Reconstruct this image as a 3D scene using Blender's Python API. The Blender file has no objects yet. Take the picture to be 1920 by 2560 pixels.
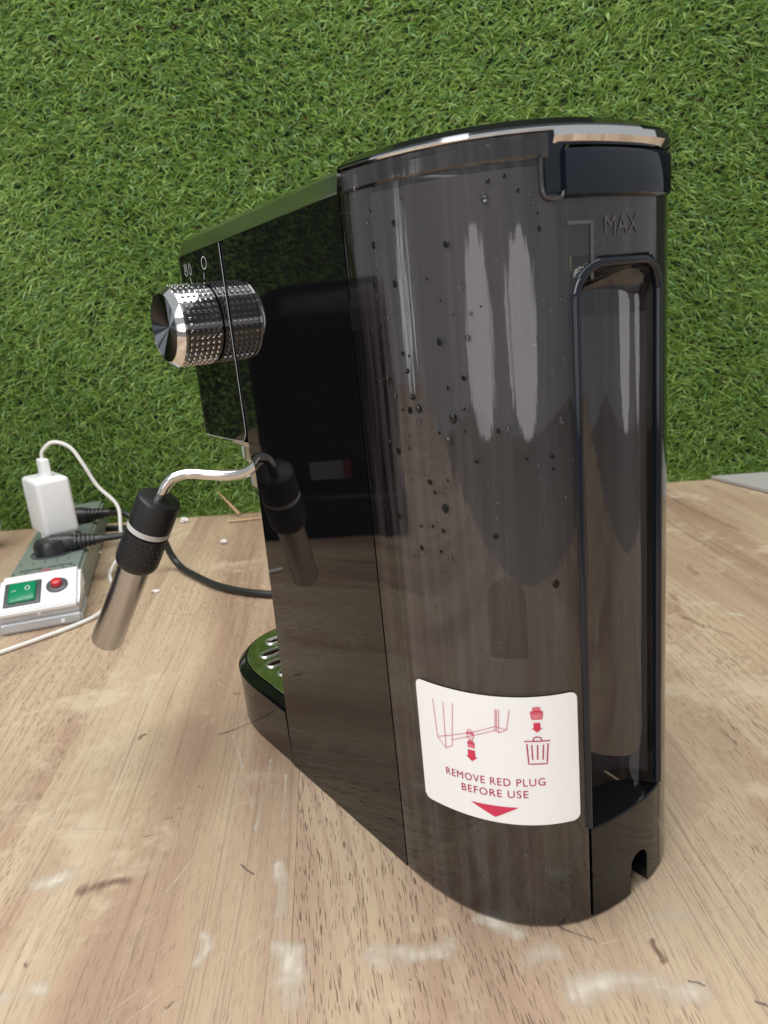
import bpy, bmesh, math, random
import numpy as np
from math import sin, cos, pi, radians, sqrt, atan2, hypot
from mathutils import Vector, Matrix

random.seed(7)
rng = np.random.default_rng(11)
scene = bpy.context.scene
COL = scene.collection

# ------------------------------------------------------------------ camera
cam_data = bpy.data.cameras.new('camera')
cam = bpy.data.objects.new('camera', cam_data)
COL.objects.link(cam)
PITCH, ROLL, CAM_H = radians(15.6), radians(5.6), 0.25
fw = Vector((0, cos(PITCH), -sin(PITCH)))
rt0 = Vector((1, 0, 0))
up0 = rt0.cross(fw)
rt = cos(ROLL) * rt0 - sin(ROLL) * up0
up = cos(ROLL) * up0 + sin(ROLL) * rt0
mw = Matrix((rt, up, -fw)).transposed().to_4x4()
mw.translation = Vector((0, 0, CAM_H))
cam.matrix_world = mw
cam_data.sensor_fit = 'HORIZONTAL'
cam_data.sensor_width = 36.0
cam_data.lens = 36.0 * 1922 / 1920
cam_data.clip_start = 0.01
cam_data.clip_end = 50
cam_data.dof.use_dof = True
cam_data.dof.focus_distance = 0.355
cam_data.dof.aperture_fstop = 26.0
scene.camera = cam

# ------------------------------------------------------------------ world and lamps
world = bpy.data.worlds.new('World')
scene.world = world
world.use_nodes = True
wbg = world.node_tree.nodes['Background']
wbg.inputs['Color'].default_value = (0.93, 0.97, 1.0, 1)
wbg.inputs['Strength'].default_value = 0.46


def area_lamp(name, loc, target, sx, sy, watts, col=(1, 1, 1), shape='RECTANGLE'):
    d = bpy.data.lights.new(name, 'AREA')
    d.shape = shape
    d.size, d.size_y = sx, sy
    d.energy = watts
    d.color = col
    o = bpy.data.objects.new(name, d)
    COL.objects.link(o)
    o.location = loc
    o.rotation_euler = (Vector(target) - Vector(loc)).to_track_quat('-Z', 'Y').to_euler()
    return o


area_lamp('ceiling_lamp', (-0.1, 0.50, 1.95), (0, 0.25, 0), 2.2, 1.3, 52, (1.0, 0.99, 0.97))
area_lamp('added_lamp', (-0.75, -1.0, 1.25), (0.05, 0.4, 0.1), 0.9, 1.0, 20, (0.96, 0.98, 1.0))  # added lamp behind the camera, brightens the sticker and near side
# added unseen ellipse lamps, shaped to put pale petal reflections on the curved tank
area_lamp('added_lamp', (-1.06, -1.40, 0.12), (0.03, 0.28, 0.25), 0.72, 0.60, 1.8, (1.0, 0.95, 0.95), 'ELLIPSE')
area_lamp('added_lamp', (0.17, -1.72, 0.11), (0.03, 0.28, 0.25), 0.86, 0.60, 2.2, (1.0, 0.95, 0.95), 'ELLIPSE')
area_lamp('added_lamp', (-1.60, 0.13, 0.26), (0.0, 0.28, 0.25), 0.14, 0.50, 0.35, (0.95, 0.97, 1.0), 'ELLIPSE')

scene.view_settings.view_transform = 'Standard'
scene.view_settings.look = 'None'
scene.view_settings.gamma = 1
scene.view_settings.exposure = 0.0
scene.view_settings.use_curve_mapping = False
scene.cycles.max_bounces = 10
scene.cycles.transparent_max_bounces = 16
scene.cycles.caustics_reflective = False
scene.cycles.caustics_refractive = False


# ------------------------------------------------------------------ node helpers
class NT:
    def __init__(self, name):
        self.mat = bpy.data.materials.new(name)
        self.mat.use_nodes = True
        self.t = self.mat.node_tree
        self.t.nodes.clear()
        self.out = self.t.nodes.new('ShaderNodeOutputMaterial')

    def n(self, kind, **props):
        nd = self.t.nodes.new('ShaderNode' + kind)
        ins = props.pop('ins', {})
        for k, v in props.items():
            setattr(nd, k, v)
        for k, v in ins.items():
            self.put(nd.inputs[k], v)
        return nd

    def put(self, sock, v):
        if isinstance(v, bpy.types.NodeSocket):
            self.t.links.new(v, sock)
        elif isinstance(v, bpy.types.Node):
            self.t.links.new(v.outputs[0], sock)
        else:
            if isinstance(v, (tuple, list)) and len(v) == 3 and sock.type == 'RGBA':
                v = (*v, 1)
            sock.default_value = v

    def math(self, op, a, b=0.0, c=0.0, clamp=False):
        nd = self.n('Math', operation=op, use_clamp=clamp)
        self.put(nd.inputs[0], a)
        self.put(nd.inputs[1], b)
        self.put(nd.inputs[2], c)
        return nd.outputs[0]

    def vmath(self, op, a, b=(0, 0, 0), out=0):
        nd = self.n('VectorMath', operation=op)
        self.put(nd.inputs[0], a)
        if op == 'SCALE':
            self.put(nd.inputs['Scale'], b)
        else:
            self.put(nd.inputs[1], b)
        return nd.outputs['Value'] if op in ('LENGTH', 'DOT_PRODUCT', 'DISTANCE') else nd.outputs[0]

    def mix(self, f, a, b, blend='MIX'):
        nd = self.n('Mix', data_type='RGBA', blend_type=blend, clamp_factor=True)
        self.put(nd.inputs[0], f)
        self.put(nd.inputs[6], a)
        self.put(nd.inputs[7], b)
        return nd.outputs[2]

    def ramp(self, f, stops, interp='LINEAR'):
        nd = self.n('ValToRGB')
        cr = nd.color_ramp
        cr.interpolation = interp
        while len(cr.elements) < len(stops):
            cr.elements.new(0.5)
        for e, (p, c) in zip(cr.elements, stops):
            e.position = p
            e.color = (c, c, c, 1) if isinstance(c, (int, float)) else (*c, 1)
        self.put(nd.inputs[0], f)
        return nd.outputs[0]

    def mapr(self, v, a, b, c=0.0, d=1.0, smooth=True):
        nd = self.n('MapRange', interpolation_type='SMOOTHSTEP' if smooth else 'LINEAR')
        for i, q in enumerate((v, a, b, c, d)):
            self.put(nd.inputs[i], q)
        return nd.outputs[0]

    def noise(self, vec, scale, detail=3, rough=0.55, dist=0.0):
        nd = self.n('TexNoise')
        self.put(nd.inputs['Vector'], vec)
        self.put(nd.inputs['Scale'], scale)
        nd.inputs['Detail'].default_value = detail
        nd.inputs['Roughness'].default_value = rough
        nd.inputs['Distortion'].default_value = dist
        return nd.outputs[0]

    def comb(self, x, y, z):
        nd = self.n('CombineXYZ')
        for i, v in enumerate((x, y, z)):
            self.put(nd.inputs[i], v)
        return nd.outputs[0]

    def bump(self, h, strength, dist=0.001):
        nd = self.n('Bump')
        nd.inputs['Strength'].default_value = strength
        nd.inputs['Distance'].default_value = dist
        self.put(nd.inputs['Height'], h)
        return nd.outputs[0]

    def pbsdf(self, **kw):
        nd = self.n('BsdfPrincipled')
        for k, v in kw.items():
            self.put(nd.inputs[k.replace('_', ' ')], v)
        return nd

    def done(self, shader):
        self.put(self.out.inputs[0], shader)
        return self.mat


def simple(name, col, rough=0.4, metal=0.0, var=0.0, vscale=60.0, rvar=0.0, spec=0.5, bump=0.0):
    m = NT(name)
    pos = m.n('NewGeometry').outputs['Position']
    nz = m.noise(pos, vscale, 4)
    c = m.mix(nz, tuple(x * (1 - var) for x in col), tuple(min(1, x * (1 + var)) for x in col))
    r = m.mapr(m.noise(pos, vscale * 0.4, 5), 0.3, 0.7, max(0, rough - rvar), rough + rvar)
    kw = dict(Base_Color=c, Roughness=r, Metallic=metal)
    b = m.pbsdf(**kw)
    b.inputs['Specular IOR Level'].default_value = spec
    if bump:
        m.put(b.inputs['Normal'], m.bump(m.noise(pos, vscale * 6, 2), bump, 0.0005))
    return m.done(b)


def gloss_black(name, base=(0.004, 0.004, 0.005), rough=0.015, dust=0.05, wav=0.02):
    """glossy moulded plastic with faint dust specks and hairline wear"""
    m = NT(name)
    tc = m.n('TexCoord').outputs['Object']
    fine = m.noise(tc, 900, 1)
    speck = m.mapr(fine, 0.755, 0.79, 0, dust)
    wipe = m.noise(m.vmath('MULTIPLY', tc, (120, 20, 12)), 6, 4)
    r = m.math('ADD', m.mapr(wipe, 0.45, 0.75, rough, rough + 0.03), m.math('MULTIPLY', speck, 2.0))
    c = m.mix(speck, base, (0.5, 0.48, 0.45))
    big = m.noise(tc, 14, 2)
    b = m.pbsdf(Base_Color=c, Roughness=r, IOR=1.5, Normal=m.bump(big, wav, 0.004))
    return m.done(b)


M = {}
M['black'] = gloss_black('gloss_black')
M['panel'] = gloss_black('panel_black', rough=0.02, dust=0.08)
M['tray_black'] = gloss_black('tray_black', rough=0.05)
M['blueblack'] = gloss_black('blue_black', base=(0.006, 0.009, 0.016), rough=0.05)
M['deep_black'] = simple('deep_black', (0.004, 0.004, 0.005), 0.25, 0, 0.2, 60, 0.05, 0.15)
M['label_grey'] = simple('label_grey', (0.22, 0.22, 0.22), 0.5, 0, 0.3, 300)
M['label_red'] = simple('label_red', (0.18, 0.02, 0.025), 0.5)
M['gap'] = simple('gap_black', (0.004, 0.004, 0.004), 0.6)
M['chrome'] = simple('chrome', (0.82, 0.81, 0.80), 0.05, 1.0, 0.03, 40, 0.02)
M['shaded_chrome'] = simple('shaded_chrome', (0.34, 0.335, 0.33), 0.12, 1.0, 0.1, 80, 0.04)
M['rim_metal'] = simple('rim_metal', (0.80, 0.79, 0.77), 0.32, 1.0, 0.04, 90, 0.05)
M['lid_metal'] = simple('lid_metal', (0.13, 0.135, 0.145), 0.06, 1.0, 0.05, 60, 0.02)
M['satin'] = simple('satin_metal', (0.66, 0.66, 0.65), 0.14, 1.0, 0.06, 90, 0.05)
M['steel_pipe'] = simple('steel_pipe', (0.72, 0.70, 0.68), 0.13, 1.0, 0.04, 70, 0.04)
M['rubber'] = simple('rubber_black', (0.014, 0.014, 0.015), 0.42, 0, 0.25, 300, 0.06, 0.4)
M['white_ring'] = simple('white_ring', (0.55, 0.53, 0.50), 0.4, 0, 0.05)
M['line'] = simple('line_grey', (0.40, 0.41, 0.41), 0.35)
M['print_white'] = simple('print_white', (0.62, 0.64, 0.63), 0.4)
M['print_grey'] = simple('print_grey', (0.10, 0.095, 0.093), 0.5)
M['sticker'] = simple('sticker_white', (0.87, 0.86, 0.855), 0.42, 0, 0.015, 40, 0.05)
M['red'] = simple('print_red', (0.62, 0.035, 0.09), 0.5)
M['darkred'] = simple('print_dark_red', (0.42, 0.025, 0.075), 0.5)
M['pink'] = simple('print_pink', (0.72, 0.20, 0.25), 0.5)
M['pinkline'] = simple('print_pink_line', (0.62, 0.20, 0.24), 0.5)
M['white_plastic'] = simple('white_plastic', (0.82, 0.82, 0.82), 0.35, 0, 0.02, 30, 0.08)
M['white_cable'] = simple('white_cable', (0.74, 0.72, 0.68), 0.45, 0, 0.05, 80)
M['silver_plastic'] = simple('silver_plastic', (0.50, 0.51, 0.52), 0.32, 0.3, 0.04, 40, 0.05)
M['strip_green'] = simple('strip_grey_green', (0.17, 0.21, 0.18), 0.38, 0, 0.08, 30, 0.08)
M['cable_black'] = simple('cable_black', (0.016, 0.016, 0.017), 0.38, 0, 0.2, 200, 0.06)
M['switch_frame'] = simple('switch_frame', (0.06, 0.065, 0.07), 0.4)
M['paper'] = simple('crumpled_film', (0.62, 0.68, 0.74), 0.3)
M['splinter'] = simple('splinter_wood', (0.45, 0.27, 0.15), 0.7, 0, 0.2, 200)
M['crumb'] = simple('white_crumb', (0.75, 0.72, 0.68), 0.7)
M['orange'] = simple('orange_scrap', (0.65, 0.17, 0.05), 0.6)
M['grey_plate'] = simple('grey_plate', (0.40, 0.38, 0.37), 0.5, 0, 0.05)
M['cavity'] = simple('cavity_dark_red', (0.06, 0.006, 0.006), 0.4)
M['drop'] = None


def steel_brushed():
    m = NT('brushed_steel')
    tc = m.n('TexCoord').outputs['Object']
    al = m.vmath('DOT_PRODUCT', tc, (-0.33, 0.405, -0.848))
    g = m.noise(m.comb(m.math('MULTIPLY', al, 2600), 0.0, 0.0), 1.0, 2)
    c = m.mix(g, (0.50, 0.49, 0.485), (0.54, 0.53, 0.52))
    b = m.pbsdf(Base_Color=c, Metallic=1.0, Roughness=0.25)
    return m.done(b)


M['steel'] = steel_brushed()


def knob_face():
    m = NT('knob_face_dark')
    tc = m.n('TexCoord').outputs['Object']
    s = m.n('SeparateXYZ', ins={0: tc})
    r = m.vmath('LENGTH', m.comb(0.0, s.outputs[1], s.outputs[2]))
    ringy = m.noise(m.comb(m.math('MULTIPLY', r, 4000), 0, 0), 1.0, 2)
    b = m.n('BsdfGlossy', ins={'Color': (0.13, 0.135, 0.15), 'Roughness': m.mapr(ringy, 0.3, 0.7, 0.30, 0.36), 'Anisotropy': 0.9})
    m.put(b.inputs['Tangent'], m.n('Tangent', direction_type='RADIAL', axis='X').outputs[0])
    return m.done(b)


M['knob_face'] = knob_face()


def tank_smoke():
    m = NT('smoked_plastic')
    tc = m.n('TexCoord').outputs['Object']
    streak = m.noise(m.vmath('MULTIPLY', tc, (160, 160, 5)), 1.0, 4, 0.6)
    wob = m.noise(m.vmath('MULTIPLY', tc, (26, 26, 7)), 1.0, 2)
    nrm = m.bump(m.math('ADD', m.math('MULTIPLY', streak, 0.22), wob), 0.16, 0.004)
    film = m.mapr(streak, 0.38, 0.75, 0.05, 0.40)  # vertical reflection streaks put into the diffuse share
    spk = m.mapr(m.noise(tc, 800, 1), 0.75, 0.79, 0, 0.35)
    tr = m.n('BsdfTransparent', ins={'Color': (0.60, 0.57, 0.56)})
    df = m.n('BsdfDiffuse', ins={'Color': m.mix(spk, (0.104, 0.091, 0.093), (0.5, 0.48, 0.46))})
    body = m.n('MixShader', ins={0: m.math('ADD', film, spk, clamp=True), 1: tr, 2: df})
    gl = m.n('BsdfGlossy', ins={'Color': (1, 1, 1), 'Roughness': 0.03, 'Normal': nrm})
    fr = m.n('Fresnel', ins={'IOR': 1.72, 'Normal': nrm})
    return m.done(m.n('MixShader', ins={0: fr, 1: body, 2: gl}))


M['smoke'] = tank_smoke()


def drop_mat():
    m = NT('water_drop')
    tr = m.n('BsdfTransparent', ins={'Color': (0.36, 0.35, 0.35)})
    gl = m.n('BsdfGlossy', ins={'Color': (1, 1, 1), 'Roughness': 0.02})
    fr = m.n('Fresnel', ins={'IOR': 1.33})
    return m.done(m.n('MixShader', ins={0: fr, 1: tr, 2: gl}))


M['drop'] = drop_mat()


def clear_drop_mat():
    m = NT('clear_water_drop')
    rf = m.n('BsdfRefraction', ins={'Color': (0.9, 0.9, 0.9), 'Roughness': 0.0, 'IOR': 1.33})
    gl = m.n('BsdfGlossy', ins={'Color': (1, 1, 1), 'Roughness': 0.02})
    fr = m.n('Fresnel', ins={'IOR': 1.45})
    return m.done(m.n('MixShader', ins={0: fr, 1: rf, 2: gl}))


M['clear_drop'] = clear_drop_mat()
M['inner'] = simple('inner_plastic', (0.27, 0.24, 0.235), 0.45, 0, 0.15, 25, 0.1)


def switch_green():
    m = NT('switch_green')
    b = m.pbsdf(Base_Color=(0.005, 0.20, 0.09), Roughness=0.2)
    return m.done(b)


M['green'] = switch_green()
M['button_red'] = simple('button_red', (0.5, 0.01, 0.02), 0.25)


# ------------------------------------------------------------------ mesh helpers
def link(o, parent=None):
    COL.objects.link(o)
    if parent:
        o.parent = parent
    return o


def mesh_obj(name, verts, faces, mat, parent=None, smooth=True, angle=35):
    me = bpy.data.meshes.new(name)
    me.from_pydata([tuple(v) for v in verts], [], faces)
    me.validate()
    o = bpy.data.objects.new(name, me)
    if mat:
        me.materials.append(mat)
    link(o, parent)
    finish(me, smooth, angle)
    return o


def finish(me, smooth=True, angle=35):
    bm = bmesh.new()
    bm.from_mesh(me)
    bmesh.ops.recalc_face_normals(bm, faces=bm.faces)
    if smooth:
        for f in bm.faces:
            f.smooth = True
        lim = radians(angle)
        for e in bm.edges:
            if len(e.link_faces) == 2 and e.calc_face_angle(0) > lim:
                e.smooth = False
    bm.to_mesh(me)
    bm.free()


def bm_obj(name, bm, mat, parent=None, smooth=True, angle=35):
    me = bpy.data.meshes.new(name)
    bm.to_mesh(me)
    bm.free()
    o = bpy.data.objects.new(name, me)
    me.materials.append(mat)
    link(o, parent)
    finish(me, smooth, angle)
    return o


def empty(name, loc, rz=0, label=None, cat=None, group=None):
    o = bpy.data.objects.new(name, None)
    o.empty_display_size = 0.05
    o.location = loc
    o.rotation_euler = (0, 0, rz)
    link(o)
    tag(o, label, cat, group)
    return o


def tag(o, label=None, cat=None, group=None, kind=None):
    if label:
        o['label'] = label
    if cat:
        o['category'] = cat
    if group:
        o['group'] = group
    if kind:
        o['kind'] = kind
    return o


def stack(name, rings, mat, parent=None, cap0=True, cap1=True, closed=True, angle=35):
    """rings: list of equal-length lists of 3d points"""
    n = len(rings[0])
    V = [p for r in rings for p in r]
    F = []
    m = n if closed else n - 1
    for i in range(len(rings) - 1):
        for j in range(m):
            a, b = i * n + j, i * n + (j + 1) % n
            F.append((a, b, b + n, a + n))
    if cap0:
        F.append(tuple(range(n)))
    if cap1:
        F.append(tuple((len(rings) - 1) * n + j for j in range(n)))
    return mesh_obj(name, V, F, mat, parent, True, angle)


def lathe(name, prof, p0, axis, mat, parent=None, seg=48, cap=True, angle=35):
    """prof: list of (distance along axis, radius)"""
    ax = Vector(axis).normalized()
    a = ax.orthogonal().normalized()
    b = ax.cross(a)
    rings = []
    for s, r in prof:
        c = Vector(p0) + ax * s
        rings.append([c + (a * cos(2 * pi * k / seg) + b * sin(2 * pi * k / seg)) * max(r, 1e-5) for k in range(seg)])
    return stack(name, rings, mat, parent, cap, cap, True, angle)


def spline(pts, per=8):
    P = [Vector(p) for p in pts]
    P = [P[0] * 2 - P[1]] + P + [P[-1] * 2 - P[-2]]
    out = []
    for i in range(1, len(P) - 2):
        for k in range(per):
            t = k / per
            a, b, c, d = P[i - 1:i + 3]
            out.append(0.5 * ((2 * b) + (c - a) * t + (2 * a - 5 * b + 4 * c - d) * t * t + (3 * b - a - 3 * c + d) * t ** 3))
    out.append(P[-2])
    return out


def tube(name, pts, r, mat, parent=None, seg=14, per=8, smooth_path=True):
    Q = spline(pts, per) if smooth_path else [Vector(p) for p in pts]
    T = [(Q[min(i + 1, len(Q) - 1)] - Q[max(i - 1, 0)]).normalized() for i in range(len(Q))]
    nrm = T[0].orthogonal().normalized()
    rings = []
    for q, t in zip(Q, T):
        nrm = (nrm - t * nrm.dot(t)).normalized()
        bi = t.cross(nrm)
        rings.append([q + (nrm * cos(2 * pi * k / seg) + bi * sin(2 * pi * k / seg)) * r for k in range(seg)])
    return stack(name, rings, mat, parent, True, True, True, 60)


def rbox(name, lo, hi, bev, mat, parent=None, seg=3, mtx=None):
    bm = bmesh.new()
    bmesh.ops.create_cube(bm, size=1)
    for v in bm.verts:
        v.co = Vector([lo[i] + (v.co[i] + 0.5) * (hi[i] - lo[i]) for i in range(3)])
    if bev:
        bmesh.ops.bevel(bm, geom=list(bm.edges), offset=bev, segments=seg, profile=0.5, affect='EDGES')
    if mtx:
        bmesh.ops.transform(bm, matrix=mtx, verts=bm.verts)
    return bm_obj(name, bm, mat, parent)


def inset_outline(P, d):
    """offset a closed ccw/cw 2D outline inwards by d"""
    n = len(P)
    area = sum(P[i][0] * P[(i + 1) % n][1] - P[(i + 1) % n][0] * P[i][1] for i in range(n))
    sg = 1 if area > 0 else -1
    out = []
    for i in range(n):
        a, b, c = P[i - 1], P[i], P[(i + 1) % n]
        def nr(p, q):
            dx, dy = q[0] - p[0], q[1] - p[1]
            l = hypot(dx, dy) or 1
            return (-dy / l * sg, dx / l * sg)
        n1, n2 = nr(a, b), nr(b, c)
        mx, my = n1[0] + n2[0], n1[1] + n2[1]
        l2 = mx * mx + my * my
        k = 2 * d / max(l2, 0.4)
        out.append((b[0] + mx * k, b[1] + my * k))
    return out


# ------------------------------------------------------------------ table
WALL_A = radians(-5.5)
wx, wy = Vector((cos(WALL_A), sin(WALL_A), 0)), Vector((-sin(WALL_A), cos(WALL_A), 0))
WALL_O = Vector((0.06, 0.938, 0))      # where the turf meets the table


def wood_material():
    m = NT('worn_oak')
    geo = m.n('NewGeometry')
    P = geo.outputs['Position']
    rnd = m.n('ObjectInfo').outputs['Random']
    s = m.n('SeparateXYZ', ins={0: P})
    off = m.math('MULTIPLY', rnd, 31.7)
    px = m.math('ADD', s.outputs[0], m.math('MULTIPLY', s.outputs[1], 0.055))
    py = s.outputs[1]
    # the grain wanders a little
    wand = m.noise(m.comb(m.math('MULTIPLY', px, 5), m.math('MULTIPLY', py, 2.2), off), 1.0, 2)
    gx = m.math('ADD', px, m.math('MULTIPLY', wand, 0.035))
    vec = lambda a, b: m.comb(m.math('MULTIPLY', gx, a), m.math('MULTIPLY', py, b), off)
    broad = m.noise(vec(13, 1.6), 1.0, 3)
    mid = m.noise(vec(70, 3.5), 1.0, 4, 0.6)
    fine = m.noise(vec(620, 24), 1.0, 3, 0.62)
    col = m.ramp(broad, [(0.34, (0.270, 0.178, 0.130)), (0.44, (0.365, 0.257, 0.190)),
                         (0.52, (0.430, 0.325, 0.235)), (0.61, (0.485, 0.380, 0.280)), (0.71, (0.350, 0.235, 0.175))])
    col = m.mix(m.mapr(mid, 0.40, 0.72, 0, 0.45), col, (0.485, 0.385, 0.285))
    # cathedral rings
    cx = m.math('SUBTRACT', gx, m.math('SUBTRACT', m.math('MULTIPLY', rnd, 0.12), 0.06))
    rr = m.vmath('LENGTH', m.comb(cx, m.math('MULTIPLY', m.math('SUBTRACT', py, m.math('MULTIPLY', rnd, 0.9)), 0.16), 0))
    ring = m.math('SINE', m.math('ADD', m.math('MULTIPLY', rr, 900), m.math('MULTIPLY', m.noise(vec(18, 6), 1.0, 3), 9)))
    ringm = m.math('MULTIPLY', m.mapr(ring, 0.35, 1.0), m.mapr(m.noise(vec(8, 3), 1.0, 2), 0.43, 0.60, 0.0, 0.62))
    col = m.mix(ringm, col, (0.36, 0.25, 0.19))
    # fine grain and pores
    col = m.mix(m.mapr(fine, 0.46, 0.70, 0, 0.34), col, (0.32, 0.225, 0.175))
    pore = m.noise(vec(2300, 140), 1.0, 0)
    lines = m.noise(vec(1300, 6), 1.0, 2)
    zone = m.noise(vec(9, 3.0), 1.0, 2)
    porem = m.math('MULTIPLY', m.mapr(pore, 0.66, 0.74), m.mapr(zone, 0.36, 0.6, 0.3, 0.9))
    linem = m.math('MULTIPLY', m.mapr(lines, 0.55, 0.68), m.mapr(zone, 0.62, 0.40, 0.0, 0.52))
    col = m.mix(linem, col, (0.20, 0.135, 0.105))
    col = m.mix(porem, col, (0.13, 0.085, 0.065))
    # scuffed, chalky wear
    iso = m.noise(P, 7.5, 5, 0.65)
    ragged = m.noise(P, 60, 5, 0.7)
    chalk = m.mapr(m.math('ADD', iso, m.math('MULTIPLY', ragged, 0.22)), 0.66, 0.80, 0, 0.55)
    col = m.mix(chalk, col, (0.56, 0.475, 0.37))
    scr = m.noise(m.comb(m.math('MULTIPLY', m.math('ADD', s.outputs[0], s.outputs[1]), 14),
                         m.math('MULTIPLY', m.math('SUBTRACT', s.outputs[1], s.outputs[0]), 420), 3.0), 1.0, 2)
    scz = m.noise(P, 11, 2)
    col = m.mix(m.math('MULTIPLY', m.mapr(scr, 0.62, 0.70, 0, 0.28), m.mapr(scz, 0.48, 0.60)), col, (0.58, 0.49, 0.385))
    col = m.mix(1.0, col, (1.07, 1.05, 0.975), 'MULTIPLY')
    hgt = m.math('SUBTRACT', m.math('SUBTRACT', m.math('MULTIPLY', mid, 0.4), m.math('MULTIPLY', porem, 0.8)),
                 m.math('MULTIPLY', fine, 0.35))
    b = m.pbsdf(Base_Color=col, Roughness=m.mapr(iso, 0.3, 0.7, 0.42, 0.62), Normal=m.bump(hgt, 0.35, 0.0006))
    b.inputs['Specular IOR Level'].default_value = 0.35
    return m.done(b)


PALE = []; SCRATCH = []; BROWN = []; DARK = []
PALE += [((-0.179, 0.309), (-0.1694, 0.3108), 0.0057, 0.8), ((-0.064, 0.3028), (-0.0609, 0.2732), 0.00257, 0.9), ((-0.0576, 0.255), (-0.0505, 0.2296), 0.00415, 0.8), ((-0.0547, 0.251), (-0.0547, 0.2408), 0.00485, 0.8), ((-0.0919, 0.264), (-0.0914, 0.2519), 0.00272, 0.8), ((-0.1693, 0.245), (-0.1548, 0.2444), 0.00368, 0.9), ((-0.0203, 0.2458), (-0.0108, 0.2458), 0.00415, 0.9), ((0.0239, 0.2573), (0.0372, 0.2525), 0.00355, 0.9), ((-0.0208, 0.2473), (0.0076, 0.2463), 0.00383, 0.9), ((0.0943, 0.2505), (0.1037, 0.2518), 0.00311, 0.8), ((0.055, 0.2229), (0.0944, 0.2195), 0.00568, 0.95), ((0.0398, 0.2367), (0.0495, 0.2378), 0.00394, 0.95), ((0.2477, 0.523), (0.254, 0.5174), 0.00192, 0.6)]
SCRATCH += [((-0.078, 0.391), (-0.0794, 0.3287), 0.00133), ((-0.1053, 0.4213), (-0.0945, 0.3843), 0.00099), ((-0.092, 0.3725), (-0.083, 0.3461), 0.00112), ((-0.097, 0.3745), (-0.0934, 0.3728), 0.00186), ((-0.2203, 0.3712), (-0.2122, 0.371), 0.00096), ((-0.2122, 0.371), (-0.1889, 0.3523), 0.0007), ((-0.1056, 0.3151), (-0.1153, 0.2929), 0.00098), ((-0.0681, 0.3754), (-0.0666, 0.3341), 0.00088), ((0.0661, 0.2405), (0.0789, 0.2431), 0.00046), ((0.0789, 0.2431), (0.0915, 0.2483), 0.00046), ((0.1042, 0.2505), (0.1411, 0.2569), 0.00047), ((0.0865, 0.2689), (0.1163, 0.275), 0.00041), ((0.1163, 0.275), (0.1504, 0.2881), 0.00042), ((-0.1291, 0.4941), (-0.1161, 0.4777), 0.00059), ((-0.1772, 0.3448), (-0.143, 0.3398), 0.00066), ((-0.0646, 0.3029), (-0.0586, 0.2551), 0.00089)]
BROWN += [((-0.1556, 0.2997), (-0.136, 0.3017), 0.00275, 0.5), ((-0.1551, 0.2981), (-0.1497, 0.3004), 0.00314, 0.5), ((-0.1653, 0.4279), (-0.1633, 0.4317), 0.00134), ((0.221, 0.5669), (0.2146, 0.5231), 0.00203, 0.9), ((0.2146, 0.5231), (0.2312, 0.4887), 0.00135, 0.9), ((0.3229, 0.8596), (0.3406, 0.7038), 0.00196, 0.9), ((0.2608, 0.6279), (0.2567, 0.6044), 0.00161, 0.8), ((0.3867, 0.8547), (0.3777, 0.869), 0.00215, 0.9), ((0.0876, 0.2403), (0.0879, 0.231), 0.00133, 0.9)]
DARK += [((-0.1153, 0.4231), (-0.1062, 0.427), 0.00104), ((-0.1062, 0.427), (-0.0866, 0.4397), 0.00066), ((-0.128, 0.3455), (-0.1257, 0.3464), 0.00088), ((-0.1242, 0.3524), (-0.1233, 0.3539), 0.00067), ((-0.1002, 0.232), (-0.0982, 0.2334), 0.00126), ((-0.1656, 0.2588), (-0.1643, 0.258), 0.0014), ((-0.1171, 0.3706), (-0.1156, 0.3708), 0.0007), ((-0.0976, 0.2405), (-0.0974, 0.2404), 0.00048), ((-0.1373, 0.3326), (-0.1332, 0.3333), 0.00053), ((-0.0831, 0.3054), (-0.0764, 0.2983), 0.00077, 0.9), ((-0.1142, 0.474), (-0.1091, 0.473), 0.00086), ((-0.1372, 0.2857), (-0.1371, 0.2859), 0.00056), ((0.0531, 0.2524), (0.0572, 0.2488), 0.00079, 0.7), ((0.0572, 0.2488), (0.065, 0.2436), 0.00062, 0.7), ((0.0942, 0.2214), (0.0986, 0.219), 0.00084, 0.6), ((0.1133, 0.2108), (0.1164, 0.2085), 0.0008, 0.6), ((-0.0078, 0.2335), (-0.0073, 0.2332), 0.00046)]
STREAK = [q for q in BROWN if q[0][0] > 0.2]
BROWN = [q for q in BROWN if q[0][0] <= 0.2]
M['wood'] = wood_material()
M['wood_dark'] = simple('under_table_dark', (0.03, 0.022, 0.016), 0.8)

table = empty('table', (0, 0, 0))
tag(table, 'worn pale oak table top with scratches and white stains', 'table', kind='structure')
edges_x = [-1.9, -1.5, -1.2, -0.95, -0.74, -0.57, -0.445, -0.318, -0.185, -0.0405, 0.083, 0.205, 0.33, 0.455, 0.62, 0.85, 1.15, 1.5]


def far_y(x):
    return WALL_O.y + (x - WALL_O.x) * math.tan(WALL_A) + 0.02


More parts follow.
